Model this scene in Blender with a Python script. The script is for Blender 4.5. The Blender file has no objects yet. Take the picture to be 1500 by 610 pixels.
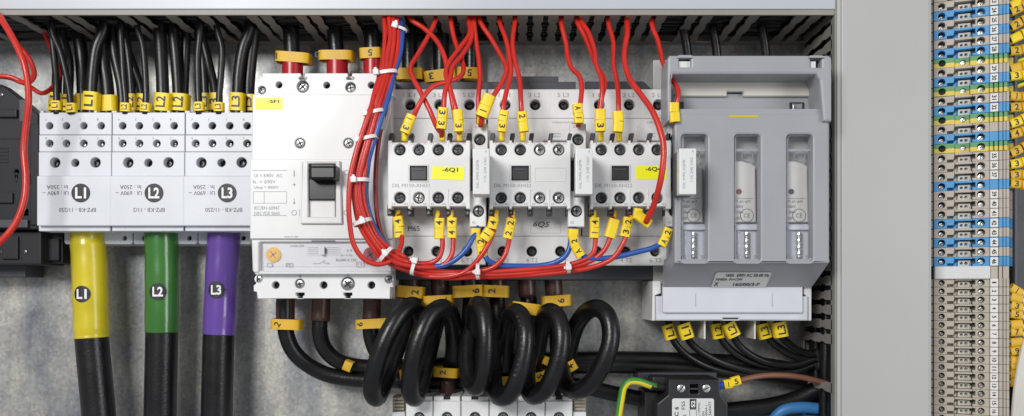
import bpy, bmesh, math, random
from mathutils import Vector, Matrix
random.seed(7)
sc = bpy.context.scene
COL = sc.collection
U = 0.00058            # metres per unit; one unit is one photo pixel measured on the mounting plate
D, CX, CY = 1240.0, 760.0, 430.0   # camera distance from the plate and its foot point
R = math.radians

def S(h): return (D - h) / D
def W(px, py, h):
    s = S(h) * U
    return Vector(((px - CX) * s, -h * U, (CY - py) * s))
def F(px, py, h, rot=0, pitch=0, yaw=0):
    """frame at a spot: local x right, y up, z out of the plate"""
    m = Matrix.Translation(W(px, py, h)) @ Matrix.Rotation(R(90), 4, 'X')
    m = m @ Matrix.Rotation(R(rot), 4, 'Z') @ Matrix.Rotation(R(pitch), 4, 'X') @ Matrix.Rotation(R(yaw), 4, 'Y')
    return m @ Matrix.Scale(S(h) * U, 4)

# ------------------------------------------------------------ materials
def mat(name, col, rough=0.45, metal=0.0, bump=0.0, bscale=400, var=0.06, vscale=30, coat=0.0, spec=0.5, stretch=None, sss=0):
    m = bpy.data.materials.new(name); m.use_nodes = True
    nt = m.node_tree; b = nt.nodes['Principled BSDF']
    geo = nt.nodes.new('ShaderNodeNewGeometry')
    mp = nt.nodes.new('ShaderNodeMapping'); nt.links.new(geo.outputs['Position'], mp.inputs[0])
    if stretch: mp.inputs['Scale'].default_value = stretch
    n = nt.nodes.new('ShaderNodeTexNoise'); n.inputs['Scale'].default_value = vscale; n.inputs['Detail'].default_value = 6
    nt.links.new(mp.outputs[0], n.inputs['Vector'])
    r = nt.nodes.new('ShaderNodeMapRange'); r.inputs[1].default_value = .3; r.inputs[2].default_value = .7
    r.inputs[3].default_value = 1 - var; r.inputs[4].default_value = 1 + var * .6
    nt.links.new(n.outputs[0], r.inputs[0])
    mx = nt.nodes.new('ShaderNodeVectorMath'); mx.operation = 'SCALE'
    mx.inputs[0].default_value = col[:3]; nt.links.new(r.outputs[0], mx.inputs['Scale'])
    nt.links.new(mx.outputs[0], b.inputs['Base Color'])
    rr = nt.nodes.new('ShaderNodeMapRange'); rr.inputs[3].default_value = max(.03, rough - .08); rr.inputs[4].default_value = rough + .1
    nt.links.new(n.outputs[0], rr.inputs[0]); nt.links.new(rr.outputs[0], b.inputs['Roughness'])
    b.inputs['Metallic'].default_value = metal; b.inputs['Specular IOR Level'].default_value = spec
    b.inputs['Coat Weight'].default_value = coat
    if sss:
        b.inputs['Subsurface Weight'].default_value = sss; b.inputs['Subsurface Scale'].default_value = .002
    if bump:
        n2 = nt.nodes.new('ShaderNodeTexNoise'); n2.inputs['Scale'].default_value = bscale; n2.inputs['Detail'].default_value = 3
        nt.links.new(mp.outputs[0], n2.inputs['Vector'])
        bp = nt.nodes.new('ShaderNodeBump'); bp.inputs['Strength'].default_value = bump; bp.inputs['Distance'].default_value = .0006
        nt.links.new(n2.outputs[0], bp.inputs['Height']); nt.links.new(bp.outputs[0], b.inputs['Normal'])
    return m

M = {}
M['white'] = mat('white_plastic', (.70, .70, .70), .42, bump=.08, bscale=900)
M['white2'] = mat('bright_white_plastic', (.66, .66, .66), .35, bump=.05, bscale=900)
M['bluewhite'] = mat('cool_white_plastic', (.60, .62, .66), .4, bump=.06, bscale=900)
M['cream'] = mat('cream_plastic', (.62, .60, .54), .45, bump=.05)
M['grey'] = mat('grey_plastic', (.31, .318, .342), .42, bump=.18, bscale=1500, var=.04)
M['grey2'] = mat('dark_grey_plastic', (.045, .046, .056), .42, bump=.15, bscale=1500)
M['duct'] = mat('duct_grey_plastic', (.42, .42, .405), .42, bump=.05, var=.04, vscale=8)
M['duct_in'] = mat('duct_slot_plastic', (.27, .255, .23), .5, bump=.1)
M['ductlid'] = mat('duct_lid_plastic', (.46, .485, .52), .35, var=.03, vscale=6)
M['black'] = mat('black_plastic', (.018, .018, .021), .4, bump=.15, bscale=1500, var=.2)
M['blackmcb'] = mat('charcoal_plastic', (.015, .015, .019), .5, spec=.3, bump=.2, bscale=1500, var=.2)
M['pit'] = mat('painted_cavity_shade', (.008, .008, .009), .6)  # near black that paints in the shade of holes and screw slots
M['cable'] = mat('black_cable_sheath', (.0075, .0075, .0085), .3, bump=.3, bscale=500, var=.4, vscale=60, spec=.42)
M['cable2'] = mat('thin_black_cable_sheath', (.009, .009, .010), .36, bump=.15, bscale=700, var=.3, vscale=60)
M['red'] = mat('red_wire_sheath', (.54, .022, .013), .34, bump=.12, bscale=700, var=.14, vscale=50, coat=.1)
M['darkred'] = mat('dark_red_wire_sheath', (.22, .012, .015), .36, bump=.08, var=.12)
M['redsleeve'] = mat('red_shrink_sleeve', (.42, .012, .022), .3, bump=.1, var=.15)
M['blue'] = mat('blue_wire_sheath', (.018, .085, .34), .36, bump=.08, var=.12, coat=.1)
M['ltblue'] = mat('light_blue_cable_sheath', (.045, .20, .48), .4, bump=.08, var=.12)
M['brown'] = mat('brown_shrink_sleeve', (.075, .032, .024), .36, bump=.3, bscale=400, var=.3, coat=.1)
M['brownwire'] = mat('brown_wire_sheath', (.20, .085, .05), .42, bump=.08, var=.12)
M['yel'] = mat('yellow_marker_plastic', (.84, .60, .012), .42, bump=.08, var=.07, vscale=90)
M['amber_shade'] = mat('amber_shaded_marker_plastic', (.68, .40, .012), .45, bump=.08, var=.1, vscale=90)  # loop tags' yellow with shade put into the colour; also amber edge tags
M['label'] = mat('yellow_label_film', (.90, .86, .01), .4, var=.02)
M['sleeve_y'] = mat('yellow_shrink_sleeve', (.60, .49, .015), .3, bump=.2, bscale=120, var=.16, vscale=30, coat=.2)
M['sleeve_g'] = mat('green_shrink_sleeve', (.036, .155, .024), .22, bump=.15, bscale=150, var=.12, vscale=30, coat=.4)
M['sleeve_p'] = mat('purple_shrink_sleeve', (.12, .055, .31), .22, bump=.15, bscale=150, var=.12, vscale=30, coat=.4)
M['ink'] = mat('black_ink', (.015, .015, .02), .5)
M['inkg'] = mat('grey_ink', (.30, .31, .33), .5)
M['inkd'] = mat('dark_grey_ink', (.10, .10, .11), .5)
M['inkw'] = mat('white_ink', (.8, .8, .8), .5)
M['inkr'] = mat('pale_red_ink', (.55, .25, .24), .5)
M['screw'] = mat('zinc_screw', (.42, .42, .43), .3, metal=.9, var=.4, vscale=300, bump=.3)
M['screwd'] = mat('dark_screw', (.16, .16, .17), .35, metal=.8, var=.5, vscale=300, bump=.3)
M['screwb'] = mat('bright_screw', (.72, .72, .70), .28, metal=.9, var=.3, vscale=300, bump=.3)
M['tie'] = mat('white_nylon', (.72, .70, .70), .35, bump=.1, sss=.2)
M['ferrule'] = mat('blue_ferrule_plastic', (.03, .10, .55), .4)
M['tb_grey'] = mat('beige_terminal_plastic', (.46, .405, .35), .45, bump=.1, var=.08, vscale=60)
M['tb_low'] = mat('pale_beige_terminal_plastic', (.46, .41, .335), .45, bump=.1, var=.08, vscale=60)
M['tb_blue'] = mat('blue_terminal_plastic', (.065, .30, .60), .42, bump=.1, var=.1, vscale=60)
M['tb_green'] = mat('green_terminal_plastic', (.10, .32, .13), .42, bump=.1, var=.1, vscale=60)
M['tb_yel'] = mat('yellow_terminal_plastic', (.72, .55, .08), .42, bump=.1, var=.1, vscale=60)
M['fusebody'] = mat('ceramic_fuse', (.60, .59, .55), .4)
M['gloss'] = mat('glossy_black_plastic', (.006, .006, .008), .3, var=.1, spec=.35)
M['marker'] = mat('white_marker_tag', (.74, .73, .70), .5, var=.05)
M['whitewire'] = mat('white_wire_sheath', (.64, .62, .57), .4, var=.08)
M['dialy'] = mat('yellow_dial_plastic', (.78, .48, .07), .4)
M['dialr'] = mat('red_dial_plastic', (.34, .03, .045), .4)
M['redhandle'] = mat('dark_red_dot', (.2, .05, .05), .5)

# clear plastic
m = bpy.data.materials.new('clear_plastic'); m.use_nodes = True; nt = m.node_tree
for n in list(nt.nodes):
    if n.type != 'OUTPUT_MATERIAL': nt.nodes.remove(n)
tr = nt.nodes.new('ShaderNodeBsdfTransparent'); tr.inputs[0].default_value = (.99, .99, 1, 1)
gl = nt.nodes.new('ShaderNodeBsdfGlossy'); gl.inputs['Roughness'].default_value = .06; gl.inputs[0].default_value = (.9, .9, .95, 1)
df = nt.nodes.new('ShaderNodeBsdfDiffuse'); df.inputs[0].default_value = (.6, .62, .65, 1)
m1 = nt.nodes.new('ShaderNodeMixShader'); m1.inputs[0].default_value = .035
m2 = nt.nodes.new('ShaderNodeMixShader'); m2.inputs[0].default_value = .02
nt.links.new(tr.outputs[0], m1.inputs[1]); nt.links.new(gl.outputs[0], m1.inputs[2])
nt.links.new(m1.outputs[0], m2.inputs[1]); nt.links.new(df.outputs[0], m2.inputs[2])
nt.links.new(m2.outputs[0], nt.nodes['Material Output'].inputs[0])
M['clear'] = m
m = m.copy(); m.name = 'frosted_clear_plastic'; M['frost'] = m
mixes = [n for n in m.node_tree.nodes if n.type == 'MIX_SHADER']; mixes[0].inputs[0].default_value = .15; mixes[1].inputs[0].default_value = .30

# galvanised sheet
m = bpy.data.materials.new('galvanised_sheet'); m.use_nodes = True; nt = m.node_tree; L = nt.links.new
b = nt.nodes['Principled BSDF']; b.inputs['Metallic'].default_value = .55
geo = nt.nodes.new('ShaderNodeNewGeometry')
def noise(scale, detail, st=(1, 1, 1)):
    mp = nt.nodes.new('ShaderNodeMapping'); mp.inputs['Scale'].default_value = st; L(geo.outputs['Position'], mp.inputs[0])
    n = nt.nodes.new('ShaderNodeTexNoise'); n.inputs['Scale'].default_value = scale; n.inputs['Detail'].default_value = detail
    n.inputs['Roughness'].default_value = .65
    L(mp.outputs[0], n.inputs['Vector']); return n
def ramp(src, a, bb, c0, c1):
    r = nt.nodes.new('ShaderNodeValToRGB'); r.color_ramp.elements[0].position = a; r.color_ramp.elements[1].position = bb
    r.color_ramp.elements[0].color = (*c0, 1); r.color_ramp.elements[1].color = (*c1, 1); L(src, r.inputs[0]); return r
n1 = noise(17, 8, (1, 1, .55)); r1 = ramp(n1.outputs[0], .33, .67, (.235, .245, .27), (.64, .62, .57))  # mottling: stains plus bluish reflections put into the colour
vo = nt.nodes.new('ShaderNodeTexVoronoi'); vo.inputs['Scale'].default_value = 420; L(geo.outputs['Position'], vo.inputs['Vector'])
r2 = ramp(vo.outputs['Color'], 0, 1, (.78, .78, .78), (1.15, 1.15, 1.15))
n3 = noise(38, 7, (1, 1, .14)); r3 = ramp(n3.outputs[0], .36, .66, (.66, .70, .78), (1.22, 1.18, 1.08))  # upright streaks: bright and bluish reflections painted into the colour
def mul(a, c):
    x = nt.nodes.new('ShaderNodeMix'); x.data_type = 'RGBA'; x.blend_type = 'MULTIPLY'; x.inputs[0].default_value = 1
    L(a, x.inputs[6]); L(c, x.inputs[7]); return x.outputs[2]
L(mul(mul(r1.outputs[0], r2.outputs[0]), r3.outputs[0]), b.inputs['Base Color'])
n4 = noise(35, 6); mr = nt.nodes.new('ShaderNodeMapRange'); mr.inputs[3].default_value = .22; mr.inputs[4].default_value = .55
L(n4.outputs[0], mr.inputs[0]); L(mr.outputs[0], b.inputs['Roughness'])
bp = nt.nodes.new('ShaderNodeBump'); bp.inputs['Strength'].default_value = .22; bp.inputs['Distance'].default_value = .0006
L(n1.outputs[0], bp.inputs['Height']); L(bp.outputs[0], b.inputs['Normal'])
M['galv'] = m

# green/yellow earth wire sheath: stripes run along the wire (uses the sign of the surface normal's upward part)
m = bpy.data.materials.new('green_yellow_sheath'); m.use_nodes = True; nt = m.node_tree
b = nt.nodes['Principled BSDF']; b.inputs['Roughness'].default_value = .4
at = nt.nodes.new('ShaderNodeAttribute'); at.attribute_name = 'around'
rp = nt.nodes.new('ShaderNodeValToRGB'); rp.color_ramp.interpolation = 'CONSTANT'
rp.color_ramp.elements[0].color = (.05, .25, .04, 1); rp.color_ramp.elements[1].color = (.75, .6, .03, 1); rp.color_ramp.elements[1].position = .5
nt.links.new(at.outputs['Fac'], rp.inputs[0]); nt.links.new(rp.outputs[0], b.inputs['Base Color'])
M['gy'] = m

# ------------------------------------------------------------ mesh builder
WORLD = {}
class MB:
    def __init__(s): s.v = []; s.f = []; s.m = []; s.sm = []; s.mats = []; s.around = None
    def mi(s, name):
        if name not in s.mats: s.mats.append(name)
        return s.mats.index(name)
    def add(s, vs, fs, mname, mtx=None, smooth=False):
        o = len(s.v); k = s.mi(mname)
        s.v += [(mtx @ Vector(v)) if mtx else Vector(v) for v in vs]
        for f in fs:
            s.f.append([o + i for i in f]); s.m.append(k); s.sm.append(smooth)
        return s
    def build(s, name, parent=None, **props):
        me = bpy.data.meshes.new(name)
        xs = [v.x for v in s.v]; ys = [v.y for v in s.v]; zs = [v.z for v in s.v]
        c = Vector(((min(xs) + max(xs)) / 2, max(ys), min(zs)))
        me.from_pydata([tuple(v - c) for v in s.v], [], s.f)
        for n in s.mats: me.materials.append(M[n])
        me.polygons.foreach_set('material_index', s.m); me.polygons.foreach_set('use_smooth', s.sm)
        if s.around:
            a = me.attributes.new('around', 'FLOAT', 'POINT'); a.data.foreach_set('value', s.around + [0] * (len(me.vertices) - len(s.around)))
        me.update()
        o = bpy.data.objects.new(name, me); COL.objects.link(o)
        place(o, c, parent)
        for k, v in props.items():
            if v: o[k] = v
        return o
def place(o, c, parent=None):
    WORLD[o.name] = c
    if parent is not None:
        o.parent = parent; o.location = c - WORLD[parent.name]
    else: o.location = c
def thing(name, label, cat, loc, group=None):
    o = bpy.data.objects.new(name, None); COL.objects.link(o); o.empty_display_size = .01
    place(o, loc); o['label'] = label; o['category'] = cat
    if group: o['group'] = group
    return o
def tag(o, label, cat, group=None):
    o['label'] = label; o['category'] = cat
    if group: o['group'] = group
    return o

def chbox(sx, sy, sz, b):
    """chamfered box from -s/2..s/2"""
    bm = bmesh.new(); bmesh.ops.create_cube(bm, size=1)
    for v in bm.verts: v.co = Vector((v.co.x * sx, v.co.y * sy, v.co.z * sz))
    if b > 0: bmesh.ops.bevel(bm, geom=bm.edges[:], offset=min(b, .45 * min(sx, sy, sz)), segments=2, profile=.6, affect='EDGES')
    vs = [v.co.copy() for v in bm.verts]; fs = [[v.index for v in f.verts] for f in bm.faces]; bm.free(); return vs, fs
def box(mb, mtx, x0, y0, z0, x1, y1, z1, mname, b=0):
    vs, fs = chbox(abs(x1 - x0), abs(y1 - y0), abs(z1 - z0), b)
    c = Vector(((x0 + x1) / 2, (y0 + y1) / 2, (z0 + z1) / 2))
    mb.add([v + c for v in vs], fs, mname, mtx)
def pbox(mb, x0, y0, x1, y1, h, depth, mname, b=.8):
    """box whose front face covers the photo rectangle x0..x1, y0..y1 at height h; depth in units"""
    m = F(CX, CY, h); box(mb, m, x0 - CX, CY - y1, -depth / S(h), x1 - CX, CY - y0, 0, mname, b)
def circ(x, y, r, n=20): return [(x + r * math.cos(2 * math.pi * i / n), y + r * math.sin(2 * math.pi * i / n)) for i in range(n)]
def rrect(x0, y0, x1, y1, r, n=4):
    out = []
    for cx, cy, a in ((x1 - r, y1 - r, 0), (x0 + r, y1 - r, 90), (x0 + r, y0 + r, 180), (x1 - r, y0 + r, 270)):
        for i in range(n + 1):
            t = R(a + 90 * i / n); out.append((cx + r * math.cos(t), cy + r * math.sin(t)))
    return out
def area(p): return sum(p[i][0] * p[(i + 1) % len(p)][1] - p[(i + 1) % len(p)][0] * p[i][1] for i in range(len(p)))
def plate_local(mb, mtx, outline, holes, z1, z0, mname, b=.6):
    """prism with through holes between local heights z0 and z1"""
    c = bpy.data.curves.new('c', 'CURVE'); c.dimensions = '2D'; c.fill_mode = 'BOTH'
    c.extrude = (z1 - z0) / 2 - b; c.bevel_depth = b; c.offset = -b; c.bevel_resolution = 1 if b > 1.5 else 0
    for i, p in enumerate([outline] + holes):
        if (area(p) > 0) != (i == 0): p = p[::-1]
        sp = c.splines.new('POLY'); sp.points.add(len(p) - 1); sp.use_cyclic_u = True
        for a, q in zip(sp.points, p): a.co = (q[0], q[1], 0, 1)
    o = bpy.data.objects.new('c', c); me = o.to_mesh()
    mb.add([v.co + Vector((0, 0, (z0 + z1) / 2)) for v in me.vertices], [list(f.vertices) for f in me.polygons], mname, mtx)
    o.to_mesh_clear(); bpy.data.objects.remove(o); bpy.data.curves.remove(c)
def plate(mb, outline, holes, h, depth, mname, b=.8):
    loc = lambda p: [(x - CX, CY - y) for x, y in p]
    plate_local(mb, F(CX, CY, h), loc(outline), [loc(q) for q in holes], 0, -depth / S(h), mname, b)
def rect(x0, y0, x1, y1): return [(x0, y0), (x1, y0), (x1, y1), (x0, y1)]
def cyl(mb, mtx, r, z0, z1, mname, n=20, x=0, y=0, r1=None, dome=0):
    r1 = r if r1 is None else r1
    vs = []; fs = []
    prof = [(r, z0), (r1, z1)]
    if dome: prof += [(r1 * .8, z1 + dome * .6), (r1 * .45, z1 + dome)]
    for rr, z in prof:
        for i in range(n):
            a = 2 * math.pi * i / n; vs.append((x + rr * math.cos(a), y + rr * math.sin(a), z))
    k = len(prof)
    for j in range(k - 1):
        for i in range(n): fs.append([j * n + i, j * n + (i + 1) % n, (j + 1) * n + (i + 1) % n, (j + 1) * n + i])
    fs.append([(k - 1) * n + i for i in range(n)]); fs.append([i for i in range(n)][::-1])
    mb.add(vs, fs, mname, mtx)
def text(mb, s, mtx, w, hgt, mname='ink', bold=.012, wrapr=0, z=.15, shear=0):
    c = bpy.data.curves.new('t', 'FONT'); c.body = s; c.resolution_u = 3; c.extrude = 0; c.offset = bold; c.fill_mode = 'FRONT'; c.shear = shear
    o = bpy.data.objects.new('t', c); me = o.to_mesh()
    if len(me.vertices):
        xs = [v.co.x for v in me.vertices]; ys = [v.co.y for v in me.vertices]
        x0, x1, y0, y1 = min(xs), max(xs), min(ys), max(ys)
        kx = w / max(x1 - x0, 1e-6); ky = hgt / max(y1 - y0, 1e-6)
        vs = []
        for v in me.vertices:
            x = (v.co.x - (x0 + x1) / 2) * kx; y = (v.co.y - (y0 + y1) / 2) * ky
            zz = z
            if wrapr: zz = math.sqrt(max(wrapr * wrapr - x * x, 0)) - wrapr + z
            vs.append((x, y, zz))
        mb.add(vs, [list(f.vertices) for f in me.polygons], mname, mtx)
    o.to_mesh_clear(); bpy.data.objects.remove(o); bpy.data.curves.remove(c)
def ptext(mb, s, px, py, h, w, hgt, rot=0, mname='ink', bold=.012, **k):
    text(mb, s, F(px, py, h, rot), w, hgt, mname, bold, z=.35, **k)
def line(mb, x0, y0, x1, y1, h, wd, mname):
    a = math.degrees(math.atan2(y0 - y1, x1 - x0)); ln = math.hypot(x1 - x0, y1 - y0)
    box(mb, F((x0 + x1) / 2, (y0 + y1) / 2, h, a), -ln / 2, -wd / 2, -.3, ln / 2, wd / 2, .25, mname)
def outline_rect(mb, x0, y0, x1, y1, h, wd, mname):
    for a in ((x0, y0, x1, y0), (x0, y1, x1, y1), (x0, y0 + wd, x0, y1 - wd), (x1, y0 + wd, x1, y1 - wd)): line(mb, *a, h, wd, mname)

_screws = {}
def screw(parent, px, py, h, r, kind='screw', rot=20, cross=True, name='screw'):
    """a screw head with a cross or slot; copies share one mesh per kind"""
    key = (kind, cross)
    if key not in _screws:
        mb = MB(); n = 24
        cyl(mb, None, 1, -1.2, -.12, kind, n, dome=.14)
        for a in ((0, 90) if cross else (0,)):
            t = Matrix.Rotation(R(a), 4, 'Z')
            box(mb, t, -.66 if cross else -.95, -.13, -.2, .66 if cross else .95, .13, .1 + .01 * (a > 0), 'pit')
        if cross:
            for a in (45, 135): box(mb, Matrix.Rotation(R(a), 4, 'Z'), -.55, -.035, -.2, .55, .035, .09, 'pit')
        me = bpy.data.meshes.new('screw'); me.from_pydata([tuple(v) for v in mb.v], [], mb.f)
        for q in mb.mats: me.materials.append(M[q])
        me.polygons.foreach_set('material_index', mb.m); me.update(); _screws[key] = me
    o = bpy.data.objects.new(name, _screws[key]); COL.objects.link(o)
    m = F(px, py, h, rot + random.uniform(-30, 30))
    place(o, m.translation.copy(), parent)
    o.rotation_euler = m.to_euler(); o.scale = [S(h) * U * r] * 3
    return o
def pit(mb, px, py, r, h, n=18): cyl(mb, F(px, py, h), r, -1, 0, 'pit', n)  # dark disc on a hole floor, its shade put into the colour

# ------------------------------------------------------------ tubes
def expand(pts):
    """fill in missing heights"""
    P = [list(p) + [None] * (3 - len(p)) for p in pts]
    idx = [i for i, p in enumerate(P) if p[2] is not None]
    for i, p in enumerate(P):
        if p[2] is None:
            a = max([j for j in idx if j < i], default=idx[0]); b = min([j for j in idx if j > i], default=idx[-1])
            p[2] = P[a][2] if a == b else P[a][2] + (P[b][2] - P[a][2]) * (i - a) / (b - a)
    return P
def catmull(P, step):
    out = []
    n = len(P)
    for i in range(n - 1):
        p0 = P[i - 1] if i else P[0] * 2 - P[1]; p1, p2 = P[i], P[i + 1]; p3 = P[i + 2] if i + 2 < n else P[-1] * 2 - P[-2]
        d = lambda a, b: max((a - b).length, 1e-6) ** .5
        t0 = 0; t1 = d(p0, p1); t2 = t1 + d(p1, p2); t3 = t2 + d(p2, p3)
        k = max(2, int((p2 - p1).length / step))
        for j in range(k):
            t = t1 + (t2 - t1) * j / k
            A1 = p0 * ((t1 - t) / t1) + p1 * (t / t1)
            A2 = p1 * ((t2 - t) / (t2 - t1)) + p2 * ((t - t1) / (t2 - t1))
            A3 = p2 * ((t3 - t) / (t3 - t2)) + p3 * ((t - t2) / (t3 - t2))
            B1 = A1 * ((t2 - t) / t2) + A2 * (t / t2)
            B2 = A2 * ((t3 - t) / (t3 - t1)) + A3 * ((t - t1) / (t3 - t1))
            out.append(B1 * ((t2 - t) / (t2 - t1)) + B2 * ((t - t1) / (t2 - t1)))
    out.append(P[-1]); return out
def sweep(mb, C, rad, mname, n=12, around=False):
    """C world points, rad function of 0..1 -> metres"""
    T = [(C[min(i + 1, len(C) - 1)] - C[max(i - 1, 0)]).normalized() for i in range(len(C))]
    up = Vector((0, -1, 0)); nn = (up - T[0] * up.dot(T[0]))
    if nn.length < .1: nn = Vector((1, 0, 0)) - T[0] * T[0].x
    nn.normalize(); vs = []; fs = []; ar = []
    for i, c in enumerate(C):
        nn = (nn - T[i] * nn.dot(T[i])).normalized(); bb = T[i].cross(nn)
        r = rad(i / (len(C) - 1))
        for k in range(n):
            a = 2 * math.pi * k / n; vs.append(c + nn * (r * math.cos(a)) + bb * (r * math.sin(a)))
            ar.append(1.0 if math.sin(a + .25) > 0 else 0.0)
    for i in range(len(C) - 1):
        for k in range(n): fs.append([i * n + k, i * n + (k + 1) % n, (i + 1) * n + (k + 1) % n, (i + 1) * n + k])
    fs.append(list(range(n))[::-1]); fs.append([(len(C) - 1) * n + k for k in range(n)])
    if around: mb.around = ar
    mb.add(vs, fs, mname, None, True)
def tube(mb, pts, r, mname, n=12, around=False, step=4):
    P = expand(pts); hm = sum(p[2] for p in P) / len(P)
    C = catmull([W(*p) for p in P], step * U)
    rr = r * S(hm) * U
    sweep(mb, C, (rr if callable(rr) else (lambda t: rr)), mname, n, around)
def cable(name, pts, r, mname, label=None, cat=None, group=None, n=12, parent=None, around=False):
    mb = MB(); tube(mb, pts, r, mname, n, around)
    o = mb.build(name, parent)
    if label: tag(o, label, cat, group)
    return o

# ------------------------------------------------------------ markers, bands, ties
def superring(mb, mtx, a, b, z0, z1, th, pw, mname, n=32):
    """closed band with wall thickness th around the local z axis"""
    vs = []; fs = []
    def pt(A, B, t, z):
        c, s = math.cos(t), math.sin(t)
        return (A * abs(c) ** (2 / pw) * (1 if c >= 0 else -1), B * abs(s) ** (2 / pw) * (1 if s >= 0 else -1), z)
    for i in range(n):
        t = 2 * math.pi * i / n
        vs += [pt(a, b, t, z0), pt(a, b, t, z1), pt(a - th, b - th, t, z1), pt(a - th, b - th, t, z0)]
    for i in range(n):
        j = (i + 1) % n
        for k in range(4): fs.append([4 * i + k, 4 * j + k, 4 * j + (k + 1) % 4, 4 * i + (k + 1) % 4])
    mb.add(vs, fs, mname, mtx)
def marker(parent, px, py, h, wd, ln, ang, chars, trot=90, mname='yel', r=None, th=1.2):
    """a slit sleeve round a wire: ang = lean of the wire from upright (degrees, + leans the top to the left)"""
    h += 6 if py < 200 and px > 550 and px < 1100 else 0; m = F(px, py, h, ang); k = max(1, len(chars)); seg = ln / k
    if 140 < py < 200 and 550 < px < 1100: trot = -90
    mb = MB(); tx = MB(); a = wd / 2; b = a * .8
    for i in range(k):
        y1 = ln / 2 - i * seg; y0 = y1 - seg + (.35 if i < k - 1 else 0)
        mm = m @ Matrix.Translation((random.uniform(-.5, .5), 0, 0)) @ Matrix.Rotation(R(random.uniform(-5, 5)), 4, 'Z')
        # ring axis along local y
        superring(mb, mm @ Matrix.Rotation(R(-90), 4, 'X') , a, b, y0, y1, th, 3.2, mname, 28)
        ch = chars[i] if i < len(chars) else ''
        if ch.strip():
            t = mm @ Matrix.Translation((0, (y0 + y1) / 2, b + .15)) @ Matrix.Rotation(R(trot), 4, 'Z')
            one = len(ch) == 1
            W_ = (min(seg, wd) * (.09 if ch in '1' else .42)) if one else (ln * .62)
            H_ = min(seg, wd) * .62 if one else wd * .55
            if trot % 180 == 0: W_, H_ = (wd * .42, seg * .6)
            text(tx, ch, t, W_, H_, 'ink', .02, z=.12)
    o = mb.build('wire_marker', parent)
    if tx.v: tx.build('lettering', o)
    return o
def band(parent, px, py, h, wd, hg, ang, s='', trot=0, tx=0, pitch=0, depth=16, mname='amber_shade', yaw=0):
    """a flat plastic tag strip bent in a loop round a thick cable"""
    m = F(px, py, h, ang, pitch, yaw)
    mb = MB(); superring(mb, m @ Matrix.Rotation(R(-90), 4, 'X'), wd / 2, depth, -hg / 2, hg / 2, 1.3, 5, mname, 40)
    o = mb.build('cable_tag', parent)
    if s:
        t = MB(); text(t, s, m @ Matrix.Translation((tx, 0, depth + .1)) @ Matrix.Rotation(R(trot), 4, 'Z'), hg * (.1 if s == '1' else .42) * len(s), hg * .62, 'ink', .02); t.build('lettering', o)
    return o
def tie(px, py, h, ang, a, b, label, wd=4.5, hx=None):
    """nylon tie; ang = direction of the bundle from upright; a, b half sizes of the loop"""
    m = F(px, py, h, ang); mb = MB()
    superring(mb, m @ Matrix.Rotation(R(-90), 4, 'X'), a, b, -wd / 2, wd / 2, 1.1, 2.6, 'tie', 32)
    o = mb.build('cable_tie'); tag(o, label, 'cable tie', 'white cable ties round the red wiring')
    hb = MB(); x = -a * .45 if hx is None else hx
    box(hb, m, x - 4.2, -4.2, b - 1, x + 4.2, 4.2, b + 5, 'tie', 1.4)
    box(hb, m, x - 2.0, 3.5, b + .5, x + 2.0, 7, b + 3, 'tie', .6)
    hb.build('buckle', o)
    return o
# ============================================================ SETTING
cam = bpy.data.cameras.new('camera'); co = bpy.data.objects.new('camera', cam); COL.objects.link(co); sc.camera = co
co.location = (0, -D * U, 0); co.rotation_euler = (R(90), 0, 0)
cam.sensor_width = 36; cam.lens = 36 * D / 1500; cam.shift_x = -10 / 1500; cam.shift_y = 125 / 1500
cam.clip_start = .01; cam.clip_end = 50

mb = MB(); pbox(mb, -260, -200, 1700, 800, 0, 6, 'galv', 0); o = mb.build('back_panel'); o['kind'] = 'structure'

HD = 135  # depth of the cable ducts
# ---- top duct
t = thing('cable_duct', 'grey slotted cable duct running across the top above all the devices', 'cable duct', W(600, 0, 0))
ZT = (CY - 22) * S(HD)   # underside height in units
mb = MB()
m = F(CX, CY, 0)
def ubox(mb, x0, z0, x1, z1, h0, h1, mname, b=.6):   # units, z up from the camera foot
    box(mb, m, x0, z0, h0, x1, z1, h1, mname, b)
XL, XR = -1000, (1222 - CX) * S(HD)
ubox(mb, XL, ZT + 6.4, XR, ZT + 60, HD, HD + 3.5, 'ductlid', 1.2)
ubox(mb, XL, ZT - .6, XR, ZT + 7, HD - 3, HD + 1.2, 'duct_in', .6)
ubox(mb, XL, ZT + 60, XR, ZT + 66, -2 + 4, HD + 3.5, 'ductlid', 1)
mb.build('duct_cover', t)
mb = MB()
ubox(mb, XL, ZT, XR, ZT + 2.4, 2, 14, 'duct_in', .3)
ubox(mb, XL, ZT + 2.4, XR, ZT + 60, 2, 5, 'duct_in', .3)
def tooth_outline(c, w, h0, h1):
    prof = [(0, 1.25), (.05, 1), (.20, .98), (.26, .72), (.34, .72), (.40, 1.0), (.58, 1.0), (.64, .72), (.72, .72), (.78, 1.02), (1, 1.05)]
    L_ = [(c - w * k, h0 + (h1 - h0) * a) for a, k in prof]; Rr = [(c + w * k, h0 + (h1 - h0) * a) for a, k in prof]
    return Rr + L_[::-1]
left = [-270, -200, -130, -60, 15, 79.5, 101, 175, 199, 247, 294, 318, 366, 386, 438, 459, 509, 551, 582, 626, 648, 676, 720, 743]
grid = [765.6 + 22.8 * k for k in range(21)]
skip = [(980, 1008), (1046, 1070), (1128, 1170)]
teeth = left + [g for g in grid if g < 1216 and not any(a < g < b for a, b in skip)]
mt = m @ Matrix.Translation((0, ZT, 0)) @ Matrix.Rotation(R(90), 4, 'X')     # local x along, local y -> depth h
for g in teeth:
    c = (g - CX) * S(HD)
    w = 6.6
    plate_local(mb, m @ Matrix.Translation((0, ZT + 1.2, 0)) @ Matrix(((1, 0, 0, 0), (0, 0, 1, 0), (0, 1, 0, 0), (0, 0, 0, 1))), tooth_outline(c, w, 12, HD - 3.2), [], 1.2, -1.2, 'duct_in', .4)
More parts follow.
